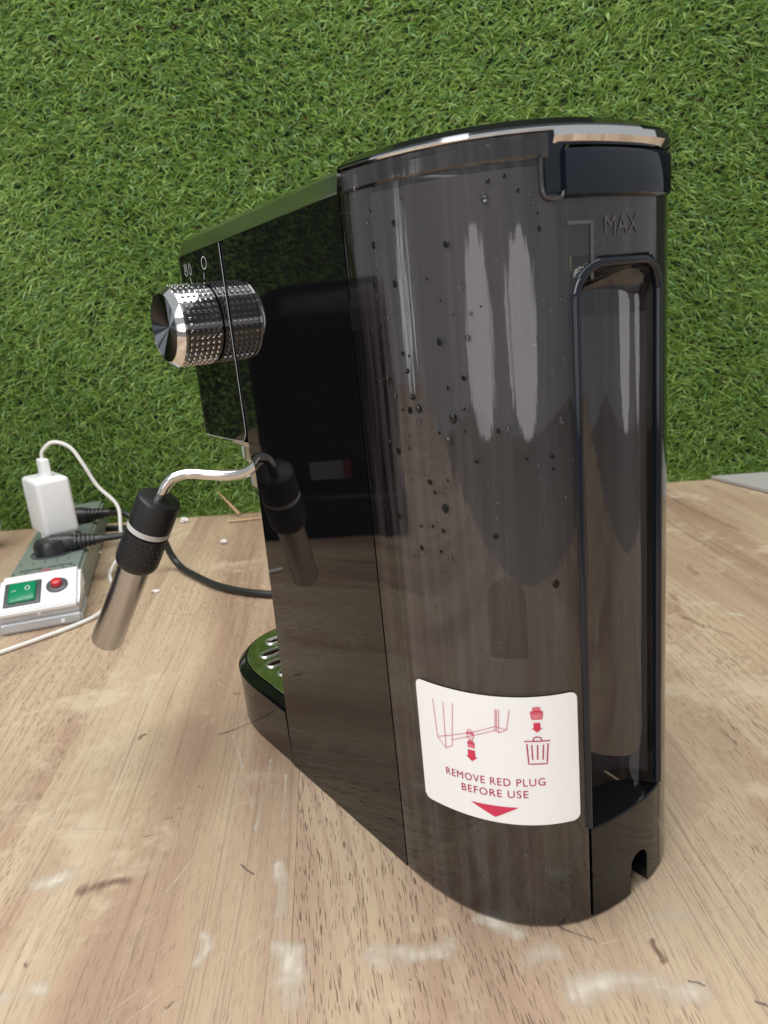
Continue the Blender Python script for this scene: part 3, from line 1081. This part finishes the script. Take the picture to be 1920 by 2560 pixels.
# rim of the tank, left and right of the rear grip
tl, tr_ = tq(0.0306), tq(W_ - 0.0306)
for a, b in ((0.02, tl), (tr_, pi - 0.02)):
    band('tank_rim', a, b, [(-0.002, 0.2858), (0.0006, 0.2858), (0.0010, 0.2866), (0.0010, 0.2925), (0.0002, 0.2934), (-0.004, 0.2934), (-0.004, 0.2858)], M['smoke'], tank, 70, 8)
lid = band('tank_lid', 0.004, pi - 0.004, [(0.0004, 0.2930), (0.0008, 0.2938), (0.0002, 0.2950), (-0.0036, 0.2974), (-0.0060, 0.2979), (-0.012, 0.2979), (-0.012, 0.2925)], M['lid_metal'], mach, 140, 20)
band('lid_edge', 0.02, pi - 0.02, [(-0.001, 0.2929), (0.0011, 0.2931), (0.0013, 0.2936), (0.0010, 0.2942), (-0.001, 0.2944)], M['chrome'], lid, 120, 30)
inner = [(*arc(0.004 + (pi - 0.008) * k / 80, -0.0118), 0.2975) for k in range(81)]
mesh_obj('lid_plate', inner, [tuple(range(81))], M['black'], lid, False)
inner = [(*arc(0.004 + (pi - 0.008) * k / 80, -0.001), 0.2928) for k in range(81)]
mesh_obj('lid_underside', inner, [tuple(range(81))], M['black'], lid, False)
# raised black block paints a recess's shade beside the grip, with pale lower lip
band('latch_dark_block', tq(0.0296), tq(0.0350), [(-0.003, 0.2752), (0.0004, 0.2752), (0.0006, 0.2760), (0.0006, 0.2930), (-0.003, 0.2930)], M['blueblack'], tank, 12)
lipc = [(*arc(tq(x), 0.0011), z) for x, z in ((0.0283, 0.2860), (0.0284, 0.280), (0.0287, 0.2758), (0.0298, 0.2742), (0.0320, 0.2737), (0.0340, 0.2742), (0.0347, 0.2756))]
tube('latch_lip', lipc, 0.0007, M['smoke'], tank, 8, 4)
# rear grip of the lid
gx0, gx1 = 0.0348, W_ - 0.0348
band('lid_grip', tq(gx0), tq(gx1), [(-0.004, 0.2738), (0.0012, 0.2738), (0.0024, 0.2746), (0.0026, 0.2760), (0.0026, 0.2866), (0.0018, 0.2878), (-0.0008, 0.2884), (-0.004, 0.2884)],
     M['blueblack'], lid, 60, 40)
band('grip_shelf', tq(0.0320), tq(W_ - 0.0320), [(-0.004, 0.2890), (0.0002, 0.2890), (0.0020, 0.2914), (0.0014, 0.2936), (-0.004, 0.2936)], M['chrome'], lid, 60, 25)
# lighter inner vessel seen through the smoked wall
rings = []
si0, si1 = 0.0145, STOT - 0.0145
for off, zz0, zz1 in ((-0.0024, 0.079, 0.284),):
    cols = 130
    V, F = [], []
    rows_z = [zz0 + (zz1 - zz0) * k / 30 for k in range(31)]
    for k in range(cols + 1):
        u = k / cols
        s = si0 + (si1 - si0) * u
        for j, z in enumerate(rows_z):
            V.append(surf(s, z, off))
    for k in range(cols):
        for j in range(30):
            u, z = (k + 0.5) / cols, (j + 0.5) / 30
            # rounded lower corners
            sc = si0 + u * (si1 - si0)
            if s0 + 0.001 < sc < STOT - s0 - 0.001 and zz0 + z * (zz1 - zz0) < 0.259:
                continue
            du = min(sc - si0, si1 - sc, abs(sc - (s0 + 0.001)) if sc < STOT / 2 else abs(STOT - s0 - 0.001 - sc))
            dz = z * (zz1 - zz0)
            r = 0.014
            if du < r and dz < r and (r - du) ** 2 + (r - dz) ** 2 > r * r:
                continue
            a = k * 31 + j
            F.append((a, a + 31, a + 32, a + 1))
    mesh_obj('inner_vessel', V, F, M['inner'], tank, True, 60)
V, F = [], []
for k in range(33):
    a = pi * (0.06 + 0.88 * k / 32)
    for z in (0.044, 0.10, 0.17, 0.236):
        V.append((0.06 - (GR + 0.0030) * cos(a), GCY + 0.001 + (0.68 * GR + 0.0030) * sin(a), z))
for k in range(32):
    for j in range(3):
        a = k * 4 + j
        F.append((a, a + 4, a + 5, a + 1))
mesh_obj('added_groove_sheet', V, F, M['inner'], tank, True, 60)  # added pale sheet behind the groove, lightens it through the smoked wall
# valve dome inside
V, F = [], []
for k in range(25):
    u = -1 + 2 * k / 24
    s = 0.0608 + 0.0072 * u
    zt_ = 0.1500 - 0.0085 * (1 - sqrt(max(0, 1 - u * u)))
    for j in range(9):
        V.append(surf(s, 0.1190 + (zt_ - 0.1190) * j / 8, -0.0018 + 0.0010 * sqrt(max(0, 1 - u * u))))
for k in range(24):
    for j in range(8):
        a = k * 9 + j
        F.append((a, a + 9, a + 10, a + 1))
mesh_obj('inlet_valve', V, F, M['gap'], tank, True, 60)

# level mark and lettering on the tank
msurf = lambda s, z: surf(s, z, 0.0003)


def text_mesh(name, body, mapf, mat, parent, size=1.0, spacing=1.0, bold=0.0):
    cu = bpy.data.curves.new(name, 'FONT')
    cu.body = body
    cu.size = size
    cu.space_character = spacing
    cu.offset = bold
    cu.resolution_u = 3
    t = bpy.data.objects.new(name + '_text', cu)
    COL.objects.link(t)
    me = bpy.data.meshes.new_from_object(t.evaluated_get(bpy.context.evaluated_depsgraph_get()))
    bpy.data.objects.remove(t)
    bm = bmesh.new()
    bm.from_mesh(me)
    xs_ = [v.co.x for v in bm.verts]
    ys_ = [v.co.y for v in bm.verts]
    lo_, hi_, by, ty = min(xs_), max(xs_), min(ys_), max(ys_)
    for v in bm.verts:
        v.co = mapf((v.co.x - lo_) / (hi_ - lo_), (v.co.y - by) / (ty - by))
    bm.to_mesh(me)
    bm.free()
    me.name = name
    me.materials.clear()
    me.materials.append(mat)
    o = bpy.data.objects.new(name, me)
    link(o, parent)
    return o


strokes('level_mark', [[(0.0866, 0.2665), (0.0958, 0.2664), (0.0955, 0.249)]], 0.0011, msurf, M['print_grey'], tank)
text_mesh('level_lettering', 'MAX', lambda u, v: msurf(0.1012 + u * 0.0165, 0.2624 + v * 0.0058), M['print_grey'], tank)

# sticker ---------------------------------------------------------------
K0, K1, Z0, Z1 = 0.0187, 0.0851, 0.0478, 0.1030
tilt = lambda s: 0.0016 * (s - K0) / (K1 - K0)


def rrect(r, n=8):
    P = []
    for cx, cy, a0 in ((K1 - r, Z0 + r, -pi / 2), (K1 - r, Z1 - r, 0), (K0 + r, Z1 - r, pi / 2), (K0 + r, Z0 + r, pi)):
        P += [(cx + r * cos(a0 + pi / 2 * k / n), cy + r * sin(a0 + pi / 2 * k / n)) for k in range(n + 1)]
    return P


nU = 64
V, F = [], []
rad = 0.0030
for k in range(nU + 1):
    s = K0 + (K1 - K0) * k / nU
    d = min(s - K0, K1 - s)
    cut = rad - sqrt(max(rad * rad - (rad - d) ** 2, 0)) if d < rad else 0
    for z in (Z0 + cut, Z1 - cut):
        V.append(surf(s, z + tilt(s), 0.0005))
# denser columns near the two ends for round corners
ends = [K0 + rad * (1 - cos(pi / 2 * k / 8)) for k in range(9)]
sl = ends + [K0 + rad + (K1 - K0 - 2 * rad) * k / 56 for k in range(1, 56)] + [K1 - (e - K0) for e in ends[::-1]]
V, F = [], []
for s in sl:
    d = min(s - K0, K1 - s)
    cut = rad - sqrt(max(rad * rad - (rad - d) ** 2, 0)) if d < rad else 0
    V += [surf(s, Z0 + cut + tilt(s), 0.0005), surf(s, Z1 - cut + tilt(s), 0.0005)]
for k in range(len(sl) - 1):
    F.append((2 * k, 2 * k + 2, 2 * k + 3, 2 * k + 1))
sticker = mesh_obj('sticker', V, F, M['sticker'], tank, True, 60)
sticker['label'] = 'white sticker with red pictograms and lettering'
ps = lambda s, z: surf(s, z, 0.00075)
LINE = 0.00028
strokes('tank_drawing', [[(0.02761, 0.09681), (0.0286, 0.08015), (0.03248, 0.07631), (0.03555, 0.07837), (0.03718, 0.0975)],
                         [(0.03269, 0.09702), (0.03248, 0.07631)],
                         [(0.0286, 0.08015), (0.03611, 0.08332), (0.04645, 0.08765), (0.0543, 0.09131)],
                         [(0.03581, 0.08121), (0.04631, 0.08609), (0.05421, 0.08969)],
                         [(0.0547, 0.09853), (0.05421, 0.08942), (0.05553, 0.08881), (0.05862, 0.09042), (0.05995, 0.09883)],
                         [(0.0552, 0.09853), (0.0548, 0.08942)],
                         [(0.05606, 0.0987), (0.05553, 0.08881)], [(0.0543, 0.09131), (0.05862, 0.09042)]], LINE, ps, M['pinkline'], sticker)


def fill_poly(name, polys, mat, z_off=0.0007, n=1):
    V, F = [], []
    for poly in polys:
        b = len(V)
        # fan from centroid with subdivided edges
        q = []
        for i in range(len(poly)):
            a, c = poly[i], poly[(i + 1) % len(poly)]
            q += [(a[0] + (c[0] - a[0]) * k / 6, a[1] + (c[1] - a[1]) * k / 6) for k in range(6)]
        cx = sum(p[0] for p in q) / len(q)
        cz = sum(p[1] for p in q) / len(q)
        L = 5
        V.append(surf(cx, cz, z_off))
        for l in range(1, L + 1):
            V += [surf(cx + (p[0] - cx) * l / L, cz + (p[1] - cz) * l / L, z_off) for p in q]
        m_ = len(q)
        for i in range(m_):
            F.append((b, b + 1 + i, b + 1 + (i + 1) % m_))
        for l in range(L - 1):
            for i in range(m_):
                a = b + 1 + l * m_ + i
                c = b + 1 + l * m_ + (i + 1) % m_
                F.append((a, c, c + m_, a + m_))
    return mesh_obj(name, V, F, mat, sticker, False)


def plug(cx, cz, w, h, filled=True):
    body = [(cx - w / 2, cz + h * 0.15), (cx - w * 0.40, cz - h * 0.5), (cx + w * 0.40, cz - h * 0.5), (cx + w / 2, cz + h * 0.15)]
    capp = [(cx - w * 0.30, cz + h * 0.2), (cx - w * 0.28, cz + h * 0.55), (cx + w * 0.28, cz + h * 0.55), (cx + w * 0.30, cz + h * 0.2)]
    if filled:
        fill_poly('plug_symbol', [body, capp], M['pink'])
    strokes('plug_outline', [body + [body[0]], capp + [capp[0]], circ(cx, cz + h * 0.12, w / 2, h * 0.13)], LINE, lambda s, z: surf(s, z, 0.0009), M['red'], sticker)


plug(0.04409, 0.08598, 0.0030, 0.0036, False)
plug(0.04419, 0.08177, 0.0030, 0.0030)
plug(0.06973, 0.09752, 0.0045, 0.0046)


def arrow(cx, zt, zb, w):
    zm = zb + (zt - zb) * 0.44
    fill_poly('arrow_symbol', [[(cx - w * 0.31, zt), (cx + w * 0.31, zt), (cx + w * 0.31, zm - 0.0001), (cx - w * 0.31, zm - 0.0001)]], M['red'])
    fill_poly('arrow_symbol', [[(cx - w * 0.5, zm), (cx + w * 0.5, zm), (cx, zb)]], M['red'])


arrow(0.0441, 0.0790, 0.0740, 0.0050)
arrow(0.0697, 0.09362, 0.08958, 0.0040)
strokes('bin_symbol', [[(0.0649, 0.0859), (0.0743, 0.0859)], [(0.06811, 0.0861), (0.06832, 0.0873), (0.06948, 0.0878), (0.07093, 0.0873), (0.07118, 0.0861)],
                       [(0.06574, 0.0848), (0.06611, 0.0762), (0.07283, 0.0762), (0.07346, 0.0848)], [(0.06749, 0.0844), (0.06761, 0.0780)],
                       [(0.06961, 0.0844), (0.06944, 0.0780)], [(0.07176, 0.0844), (0.07139, 0.0780)]], 0.00048, ps, M['darkred'], sticker)
text_mesh('sticker_lettering', 'REMOVE RED PLUG', lambda u, v: ps(0.0316 + u * 0.0403, 0.0642 + 0.0026 * u + v * 0.0033), M['darkred'], sticker, spacing=1.12)
text_mesh('sticker_lettering', 'BEFORE USE', lambda u, v: ps(0.0386 + u * 0.0268, 0.0594 + 0.0018 * u + v * 0.0033), M['darkred'], sticker, spacing=1.12)
fill_poly('pointer_triangle', [[(0.0423, 0.0555), (0.0616, 0.0567), (0.0522, 0.0510)]], M['red'])

# water drops on the tank wall --------------------------------------------
bm = bmesh.new()
bmesh.ops.create_uvsphere(bm, u_segments=10, v_segments=6, radius=1)
dm = bpy.data.meshes.new('water_drop')
bm.to_mesh(dm)
bm.free()
for p in dm.polygons:
    p.use_smooth = True
dm.materials.append(M['drop'])
dm2 = dm.copy()
dm2.materials.clear()
dm2.materials.append(M['clear_drop'])
rd = random.Random(3)
DROPS = [(0.0551, 0.2815, 1.3)]
DROPS = [(0.0610, 0.2762, 2.75), (0.0478, 0.2641, 2.00), (0.0546, 0.2419, 1.50), (0.0532, 0.2343, 2.25), (0.0428, 0.2337, 2.00), (0.0461, 0.2080, 2.75), (0.0508, 0.2213, 1.25), (0.0253, 0.2451, 1.50), (0.0216, 0.2422, 1.25), (0.0172, 0.2398, 1.25), (0.0169, 0.2339, 1.25), (0.0153, 0.2295, 1.25), (0.0157, 0.2460, 1.25), (0.0151, 0.2745, 1.50), (0.0172, 0.2672, 2.00), (0.0268, 0.2767, 1.00), (0.0278, 0.2730, 1.50), (0.0261, 0.2537, 1.75), (0.0158, 0.2542, 1.50), (0.0323, 0.2111, 2.25), (0.0282, 0.2104, 1.75), (0.0244, 0.2106, 1.25), (0.0299, 0.2294, 1.00), (0.0271, 0.2303, 1.50), (0.0282, 0.2242, 1.50), (0.0300, 0.2152, 1.25), (0.0186, 0.2208, 2.00), (0.0220, 0.2154, 1.00), (0.0838, 0.2250, 1.75), (0.0756, 0.2730, 1.00), (0.0771, 0.2701, 1.00), (0.0775, 0.2655, 1.25), (0.0625, 0.2809, 1.25), (0.0714, 0.2772, 1.00), (0.0675, 0.2817, 1.00), (0.0444, 0.2470, 0.75), (0.0399, 0.2434, 0.75), (0.0487, 0.2422, 0.75), (0.0449, 0.2186, 1.00), (0.0581, 0.2440, 0.75), (0.0503, 0.2111, 1.00), (0.0199, 0.2849, 1.25), (0.0319, 0.2801, 1.00), (0.0173, 0.2782, 1.00), (0.0399, 0.2543, 1.00), (0.0159, 0.2504, 1.00), (0.0173, 0.2587, 1.00), (0.0788, 0.2175, 1.00), (0.0787, 0.2581, 0.75), (0.0839, 0.2435, 1.00), (0.0460, 0.2079, 3.00), (0.0435, 0.2005, 2.25), (0.0403, 0.1756, 3.00), (0.0387, 0.1671, 1.50), (0.0402, 0.1626, 1.00), (0.0410, 0.1566, 2.00), (0.0373, 0.1517, 1.75), (0.0535, 0.1931, 1.25), (0.0501, 0.2111, 1.25), (0.0648, 0.2036, 2.25), (0.0615, 0.2033, 1.25), (0.0825, 0.2046, 2.50), (0.0791, 0.1932, 1.25), (0.0794, 0.1889, 1.00), (0.0788, 0.1474, 2.25), (0.0586, 0.1663, 1.75), (0.0594, 0.1730, 1.25), (0.0599, 0.1784, 1.00), (0.0176, 0.1698, 1.75), (0.0345, 0.1849, 1.75), (0.0337, 0.1875, 1.50), (0.0264, 0.2015, 1.50), (0.0205, 0.1951, 2.00), (0.0333, 0.1969, 1.25), (0.0264, 0.1967, 1.00), (0.0185, 0.2213, 2.25), (0.0216, 0.2155, 1.75), (0.0285, 0.2243, 1.75), (0.0300, 0.2152, 2.00), (0.0323, 0.2109, 2.50), (0.0282, 0.2105, 2.00), (0.0242, 0.2108, 1.50), (0.0319, 0.2065, 2.25), (0.0422, 0.1860, 1.00), (0.0432, 0.1898, 0.75), (0.0364, 0.1812, 1.25), (0.0397, 0.1815, 1.25), (0.0343, 0.1683, 1.25), (0.0442, 0.1614, 1.25), (0.0288, 0.1676, 1.00), (0.0371, 0.1590, 1.25), (0.0241, 0.1551, 1.25), (0.0282, 0.1591, 1.75), (0.0300, 0.1576, 1.25), (0.0742, 0.1905, 1.00), (0.0705, 0.1933, 1.00), (0.0509, 0.2216, 1.50), (0.0448, 0.2181, 1.00), (0.0501, 0.2035, 0.75), (0.0402, 0.2029, 1.00), (0.0331, 0.1368, 1.00), (0.0159, 0.1985, 1.00), (0.0265, 0.1847, 1.25), (0.0701, 0.1365, 1.00), (0.0835, 0.1784, 1.00)]
for s, z, r in DROPS:
    clear = rd.random() < 0.4
    o = bpy.data.objects.new('water_drop', dm2 if clear else dm)
    x, y, _ = surf(s, z)
    x1, y1, _ = surf(s, z, 0.001)
    o.location = (x, y, z)
    o.rotation_euler = (0, 0, atan2(y1 - y, x1 - x))
    k = 0.8 if clear else 1.0
    o.scale = (r * (0.00045 if clear else 0.00016), k * r * 0.00058 * rd.uniform(0.8, 1.1), k * r * 0.00066 * rd.uniform(0.85, 1.25))
    link(o, tank)

# ------------------------------------------------------------------ power strip
SA = radians(14.0)
strip = empty('power_strip', (-0.272, 0.631, 0), SA, 'grey power strip with green switch and red button on the table', 'power strip')
SW, SL, SH = 0.068, 0.34, 0.034


def sweep_x(name, prof_yz, x0, x1, bev, mat, parent):
    bm = bmesh.new()
    A = [bm.verts.new((x0, y, z)) for y, z in prof_yz]
    B = [bm.verts.new((x1, y, z)) for y, z in prof_yz]
    bm.faces.new(A)
    bm.faces.new(B[::-1])
    for k in range(len(prof_yz)):
        bm.faces.new((A[k], B[k], B[(k + 1) % len(prof_yz)], A[(k + 1) % len(prof_yz)]))
    bmesh.ops.recalc_face_normals(bm, faces=bm.faces)
    bmesh.ops.bevel(bm, geom=list(bm.edges), offset=bev, segments=3, affect='EDGES')
    return bm_obj(name, bm, mat, parent)


sweep_x('body', [(0.03, 0.001), (SL, 0.001), (SL, SH - 0.006), (SL, SH), (0.03, SH)], -SW + 0.0015, -0.0015, 0.003, M['strip_green'], strip)
sweep_x('end_base', [(0.0015, 0.0005), (0.05, 0.0005), (0.05, 0.0105), (0.0015, 0.0105)], -SW, 0, 0.002, M['silver_plastic'], strip)
sweep_x('end_groove', [(0.0035, 0.0105), (0.05, 0.0105), (0.05, 0.020), (0.0035, 0.020)], -SW + 0.001, -0.001, 0.001, M['silver_plastic'], strip)
# sloped white switch housing
yA, zA, yB, zB = 0.0, 0.0195, 0.043, 0.0385
housing_ = sweep_x('switch_housing', [(yA, zA), (yA + 0.001, zA - 0.003), (0.054, zA - 0.003), (0.054, zB - 0.002), (yB, zB)], -SW, 0, 0.003, M['white_plastic'], strip)
sl = Vector((0, yB - yA, zB - zA)).normalized()
nn = Vector((0, -sl.z, sl.y))


def on_slope(name, cx, cv, hw, hv, h0, h1, bev, mat, parent):
    """rounded box lying on the sloped face: cx across, cv up the slope"""
    o0 = Vector((cx, yA, zA)) + sl * cv
    mtx = Matrix(((1, 0, 0, o0.x), (0, sl.y, nn.y, o0.y), (0, sl.z, nn.z, o0.z), (0, 0, 0, 1)))
    return rbox(name, (-hw, -hv, h0), (hw, hv, h1), bev, mat, parent, 3, mtx)


fr = on_slope('switch_frame', -SW + 0.0205, 0.0235, 0.0152, 0.0150, -0.002, 0.0012, 0.0008, M['switch_frame'], strip)
on_slope('rocker_switch', -SW + 0.0205, 0.0235, 0.0115, 0.0122, 0.0, 0.0036, 0.0018, M['green'], fr)
o0 = Vector((-SW + 0.0205, yA, zA)) + sl * 0.0235 + nn * 0.0038
onsw = lambda u, v: o0 + Vector((u, 0, 0)) + sl * v
strokes('switch_mark', [circ(0.0045, 0.0030, 0.0018, 0.0026)], 0.0006, onsw, M['print_white'], fr)
strokes('switch_mark', [[(-0.0085, 0.0005), (-0.0045, 0.0015)]], 0.0006, onsw, M['print_white'], fr)
bc = Vector((-0.0190, yA, zA)) + sl * 0.0270
rb = lathe('button_collar', [(-0.001, 0.0092), (0.0010, 0.0092), (0.0018, 0.0080), (0.0018, 0.005)], bc, nn, M['switch_frame'], strip, 36)
lathe('reset_button', [(0.0, 0.0047), (0.0045, 0.0047), (0.0060, 0.0040), (0.0066, 0.0022), (0.0068, 0.0002)], bc, nn, M['button_red'], rb, 32)
for k, xx in enumerate((-0.016, -0.034)):
    lathe('screw', [(0, 0.0020), (0.0006, 0.0016)], (xx, 0.0033 if k else 0.0012, 0.0152 if k else 0.0050), (0, -1, 0), M['white_plastic'], strip, 16)
# lettering (upside down from here) and the small tick marks on the top face
topz = SH + 0.0003
text_mesh('strip_lettering', 'Super-Solid', lambda u, v: (-0.010 - u * 0.047, 0.078 - v * 0.008, topz), M['gap'], strip)
strokes('strip_print', [[(-0.037, 0.0655), (-0.029, 0.0655)]], 0.0032, lambda x, y: (x, y, topz), M['red'], strip)
for q in [[(x, 0.092), (x, 0.098)] for x in (-0.060, -0.049, -0.038, -0.027, -0.016)] + [[(x, 0.062), (x, 0.070)] for x in (-0.062, -0.051, -0.018, -0.008)]:
    strokes('strip_tick', [q], 0.0007, lambda x, y: (x, y, topz), M['gap'], strip)


def socket(yc, rot):
    lathe('socket', [(-0.002, 0.0215), (0.0012, 0.0215), (0.0016, 0.0205), (0.0010, 0.0195), (-0.0100, 0.0188), (-0.0100, 0.001)], (-SW / 2, yc, SH), (0, 0, 1), M['switch_frame'], strip, 40)


for yc in (0.124, 0.180, 0.236, 0.292):
    socket(yc, 0)
SM = Matrix.Translation((-0.272, 0.631, 0)) @ Matrix.Rotation(SA, 4, 'Z')
to_w = lambda x, y, z: SM @ Vector((x, y, z))

# ------------------------------------------------------------------ charger and cables
cw = to_w(-0.034, 0.172, 0)
chg = empty('usb_charger', (cw.x, cw.y, 0), radians(38), 'white wall charger plugged into the power strip', 'charger')
rbox('charger_body', (-0.0185, -0.0265, 0.045), (0.0155, 0.0275, 0.104), 0.0045, M['white_plastic'], chg, 5)
lathe('plug_base', [(0, 0.0165), (0.020, 0.0165)], (0, 0, 0.031), (0, 0, 1), M['white_plastic'], chg, 32)
cab = empty('charging_cable', (cw.x, cw.y, 0.104), 0, 'thin white charging cable looping from the wall charger to the table', 'cable')


def to_local(o, pts):
    return [Vector(p) - Vector(o.location) for p in pts]


rbox('cable_plug', (-0.0045, -0.0085, -0.001), (0.0045, 0.0085, 0.0185), 0.002, M['white_plastic'], cab, 3).rotation_euler = (0, 0, radians(38))
WHITE_PTS = [(cw.x, cw.y, 0.121), (cw.x + 0.002, cw.y, 0.130), (cw.x + 0.014, cw.y + 0.001, 0.138), (cw.x + 0.030, cw.y + 0.002, 0.131), (cw.x + 0.041, cw.y, 0.112),
             (cw.x + 0.051, cw.y, 0.088), (cw.x + 0.068, cw.y - 0.002, 0.066), (cw.x + 0.070, cw.y - 0.010, 0.044), (cw.x + 0.068, cw.y - 0.018, 0.020),
             (-0.287, 0.752, 0.0022), (-0.262, 0.690, 0.0022), (-0.262, 0.645, 0.0022), (-0.275, 0.622, 0.0022), (-0.298, 0.599, 0.0022), (-0.325, 0.575, 0.0022), (-0.36, 0.545, 0.0022)]
tube('cable', to_local(cab, WHITE_PTS), 0.0019, M['white_cable'], cab, 12)


def plug_cable(name, label, sy, ang, pts, r):
    c_ = to_w(-SW / 2, sy, 0)
    e = empty(name, (c_.x, c_.y, 0), 0, label, 'cable')
    lathe('plug_body', [(0, 0.0175), (0.016, 0.0175), (0.021, 0.0150), (0.0225, 0.008)], (0, 0, 0.027), (0, 0, 1), M['cable_black'], e, 36)
    d = Vector((cos(ang), sin(ang), 0))
    base = Vector((0, 0, 0.0420))
    prof_ = [(0, 0.0105), (0.018, 0.0098), (0.022, 0.0085)]
    for k in range(5):
        s = 0.023 + k * 0.0042
        prof_ += [(s, 0.0080 - k * 0.0005), (s + 0.0022, 0.0080 - k * 0.0005), (s + 0.0024, 0.0060 - k * 0.0004), (s + 0.0040, 0.0060 - k * 0.0004)]
    prof_ += [(0.046, 0.0046), (0.050, 0.0040)]
    lathe('strain_relief', prof_, base, d, M['cable_black'], e, 24, True, 25)
    start = Vector(e.location) + base + d * 0.046
    tube('cable', to_local(e, [start] + pts), r, M['cable_black'], e, 12)
    return e


plug_cable('mains_lead', 'black mains lead with plug in the front socket of the strip', 0.124, radians(8),
           [(-0.245, 0.750, 0.043), (-0.228, 0.752, 0.036), (-0.222, 0.755, 0.016), (-0.213, 0.748, 0.0050), (-0.196, 0.724, 0.0036), (-0.156, 0.676, 0.0036), (-0.104, 0.645, 0.0036), (-0.02, 0.630, 0.0036), (0.055, 0.585, 0.0036), (0.098, 0.50, 0.0036), (0.088, 0.425, 0.010), (0.060, 0.400, 0.018)], 0.0035)
plug_cable('extension_lead', 'black power lead with plug in the far socket beside the turf', 0.236, radians(6),
           [(-0.300, 0.868, 0.036), (-0.277, 0.862, 0.020), (-0.262, 0.866, 0.006), (-0.262, 0.882, 0.0036), (-0.280, 0.905, 0.0036), (-0.318, 0.926, 0.0036), (-0.40, 0.94, 0.0036)], 0.0034)

# ------------------------------------------------------------------ small things lying on the table
def lump(name, loc, r, mat, label, cat, sx=1, sy=1, sz=0.6, seed=0, group=None):
    rr = random.Random(seed)
    bm = bmesh.new()
    bmesh.ops.create_icosphere(bm, subdivisions=2, radius=r)
    for v in bm.verts:
        k = 0.6 + 0.7 * rr.random()
        v.co = Vector((v.co.x * sx * k, v.co.y * sy * k, v.co.z * sz * k))
    zmin = min(v.co.z for v in bm.verts)
    for v in bm.verts:
        v.co.z -= zmin
    o = bm_obj(name, bm, mat, None, False)
    o.location = loc
    tag(o, label, cat, group)
    return o


def splinter(name, a, b, w, mat, label):
    A, B = Vector(a), Vector(b)
    d = B - A
    e = bpy.data.objects
    side_ = d.cross(Vector((0, 0, 1))).normalized()
    upv = side_.cross(d).normalized()
    V, F = [], []
    for k, (t, ww) in enumerate(((0, 1), (0.3, 0.9), (0.6, 0.65), (0.85, 0.35), (1, 0.08))):
        c = d * t
        for u, v in ((-1, 0), (0, 0.5), (1, 0), (0, -0.2)):
            V.append(c + side_ * (u * w * ww / 2) + upv * (v * w * ww / 2))
    for k in range(4):
        for j in range(4):
            a0, b0 = k * 4 + j, k * 4 + (j + 1) % 4
            F.append((a0, b0, b0 + 4, a0 + 4))
    F += [(0, 1, 2, 3), (16, 17, 18, 19)]
    o = mesh_obj(name, V, F, mat, None, False)
    o.location = A
    return tag(o, label, 'splinter')


splinter('wood_splinter', (-0.183, 0.9435, 0.003), (-0.208, 0.952, 0.033), 0.007, M['splinter'], 'thin brown wood splinter leaning up against the turf')
splinter('wood_splinter', (-0.192, 0.915, 0.002), (-0.138, 0.917, 0.002), 0.005, M['splinter'], 'pale wood splinter lying flat on the table by the turf')
lump('paper_crumb', (-0.2525, 0.9380, 0), 0.0042, M['crumb'], 'white crumb at the foot of the turf behind the steam wand', 'crumb', 1.2, 1, 0.7, 1)
lump('paper_crumb', (-0.1825, 0.8275, 0), 0.0032, M['crumb'], 'white crumb alone on the bare table beyond the black cord', 'crumb', 1.2, 1, 0.7, 2)
lump('paper_crumb', (-0.2235, 0.6900, 0), 0.0022, M['crumb'], 'small white crumb on the table next to the steam wand tube', 'crumb', 1.5, 1, 0.7, 3)
lump('paper_crumb', (-0.3263, 0.8320, 0), 0.0032, M['crumb'], 'white crumb on the table beside the power strip', 'crumb', 1.2, 1, 0.7, 4)
lump('orange_scrap', (-0.292, 0.868, 0), 0.010, M['orange'], 'orange scrap on the table behind the steam wand', 'scrap', 1.3, 0.7, 0.35, 5)
lump('plastic_film', (-0.487, 0.905, 0.0), 0.030, M['paper'], 'crumpled pale plastic film at the left edge by the turf', 'plastic film', 0.8, 0.6, 1.25, 6)
pp = [(0.398, 0.897), (0.4255, 0.815), (0.462, 0.712), (0.80, 0.69), (0.80, 0.862)]
npp = len(pp)
gp = mesh_obj('grey_plate', [(x, y, 0.0012) for x, y in pp] + [(x, y, 0.0045) for x, y in pp],
              [tuple(range(npp))[::-1], tuple(range(npp, 2 * npp))] + [(k, (k + 1) % npp, npp + (k + 1) % npp, npp + k) for k in range(npp)], M['grey_plate'], None, False)
tag(gp, 'thin grey plate at the far right end of the table beside the turf', 'plate')

# ------------------------------------------------------------------ black appliance just outside the frame, mirrored in the side of the machine
ap = empty('black_appliance', (-0.60, 0.515, 0), radians(-14), 'black appliance left of the frame, seen mirrored in the machine side', 'appliance')
rbox('appliance_base', (-0.13, -0.17, 0.001), (0.13, 0.15, 0.05), 0.012, M['deep_black'], ap)
rbox('appliance_body', (-0.12, -0.16, 0.0505), (0.115, 0.14, 0.272), 0.055, M['deep_black'], ap, 8)
rbox('rating_label', (0.1152, 0.036, 0.064), (0.1156, 0.073, 0.084), 0, M['label_grey'], ap)
rbox('rating_seal', (0.1153, 0.028, 0.064), (0.1158, 0.0355, 0.084), 0, M['label_red'], ap)
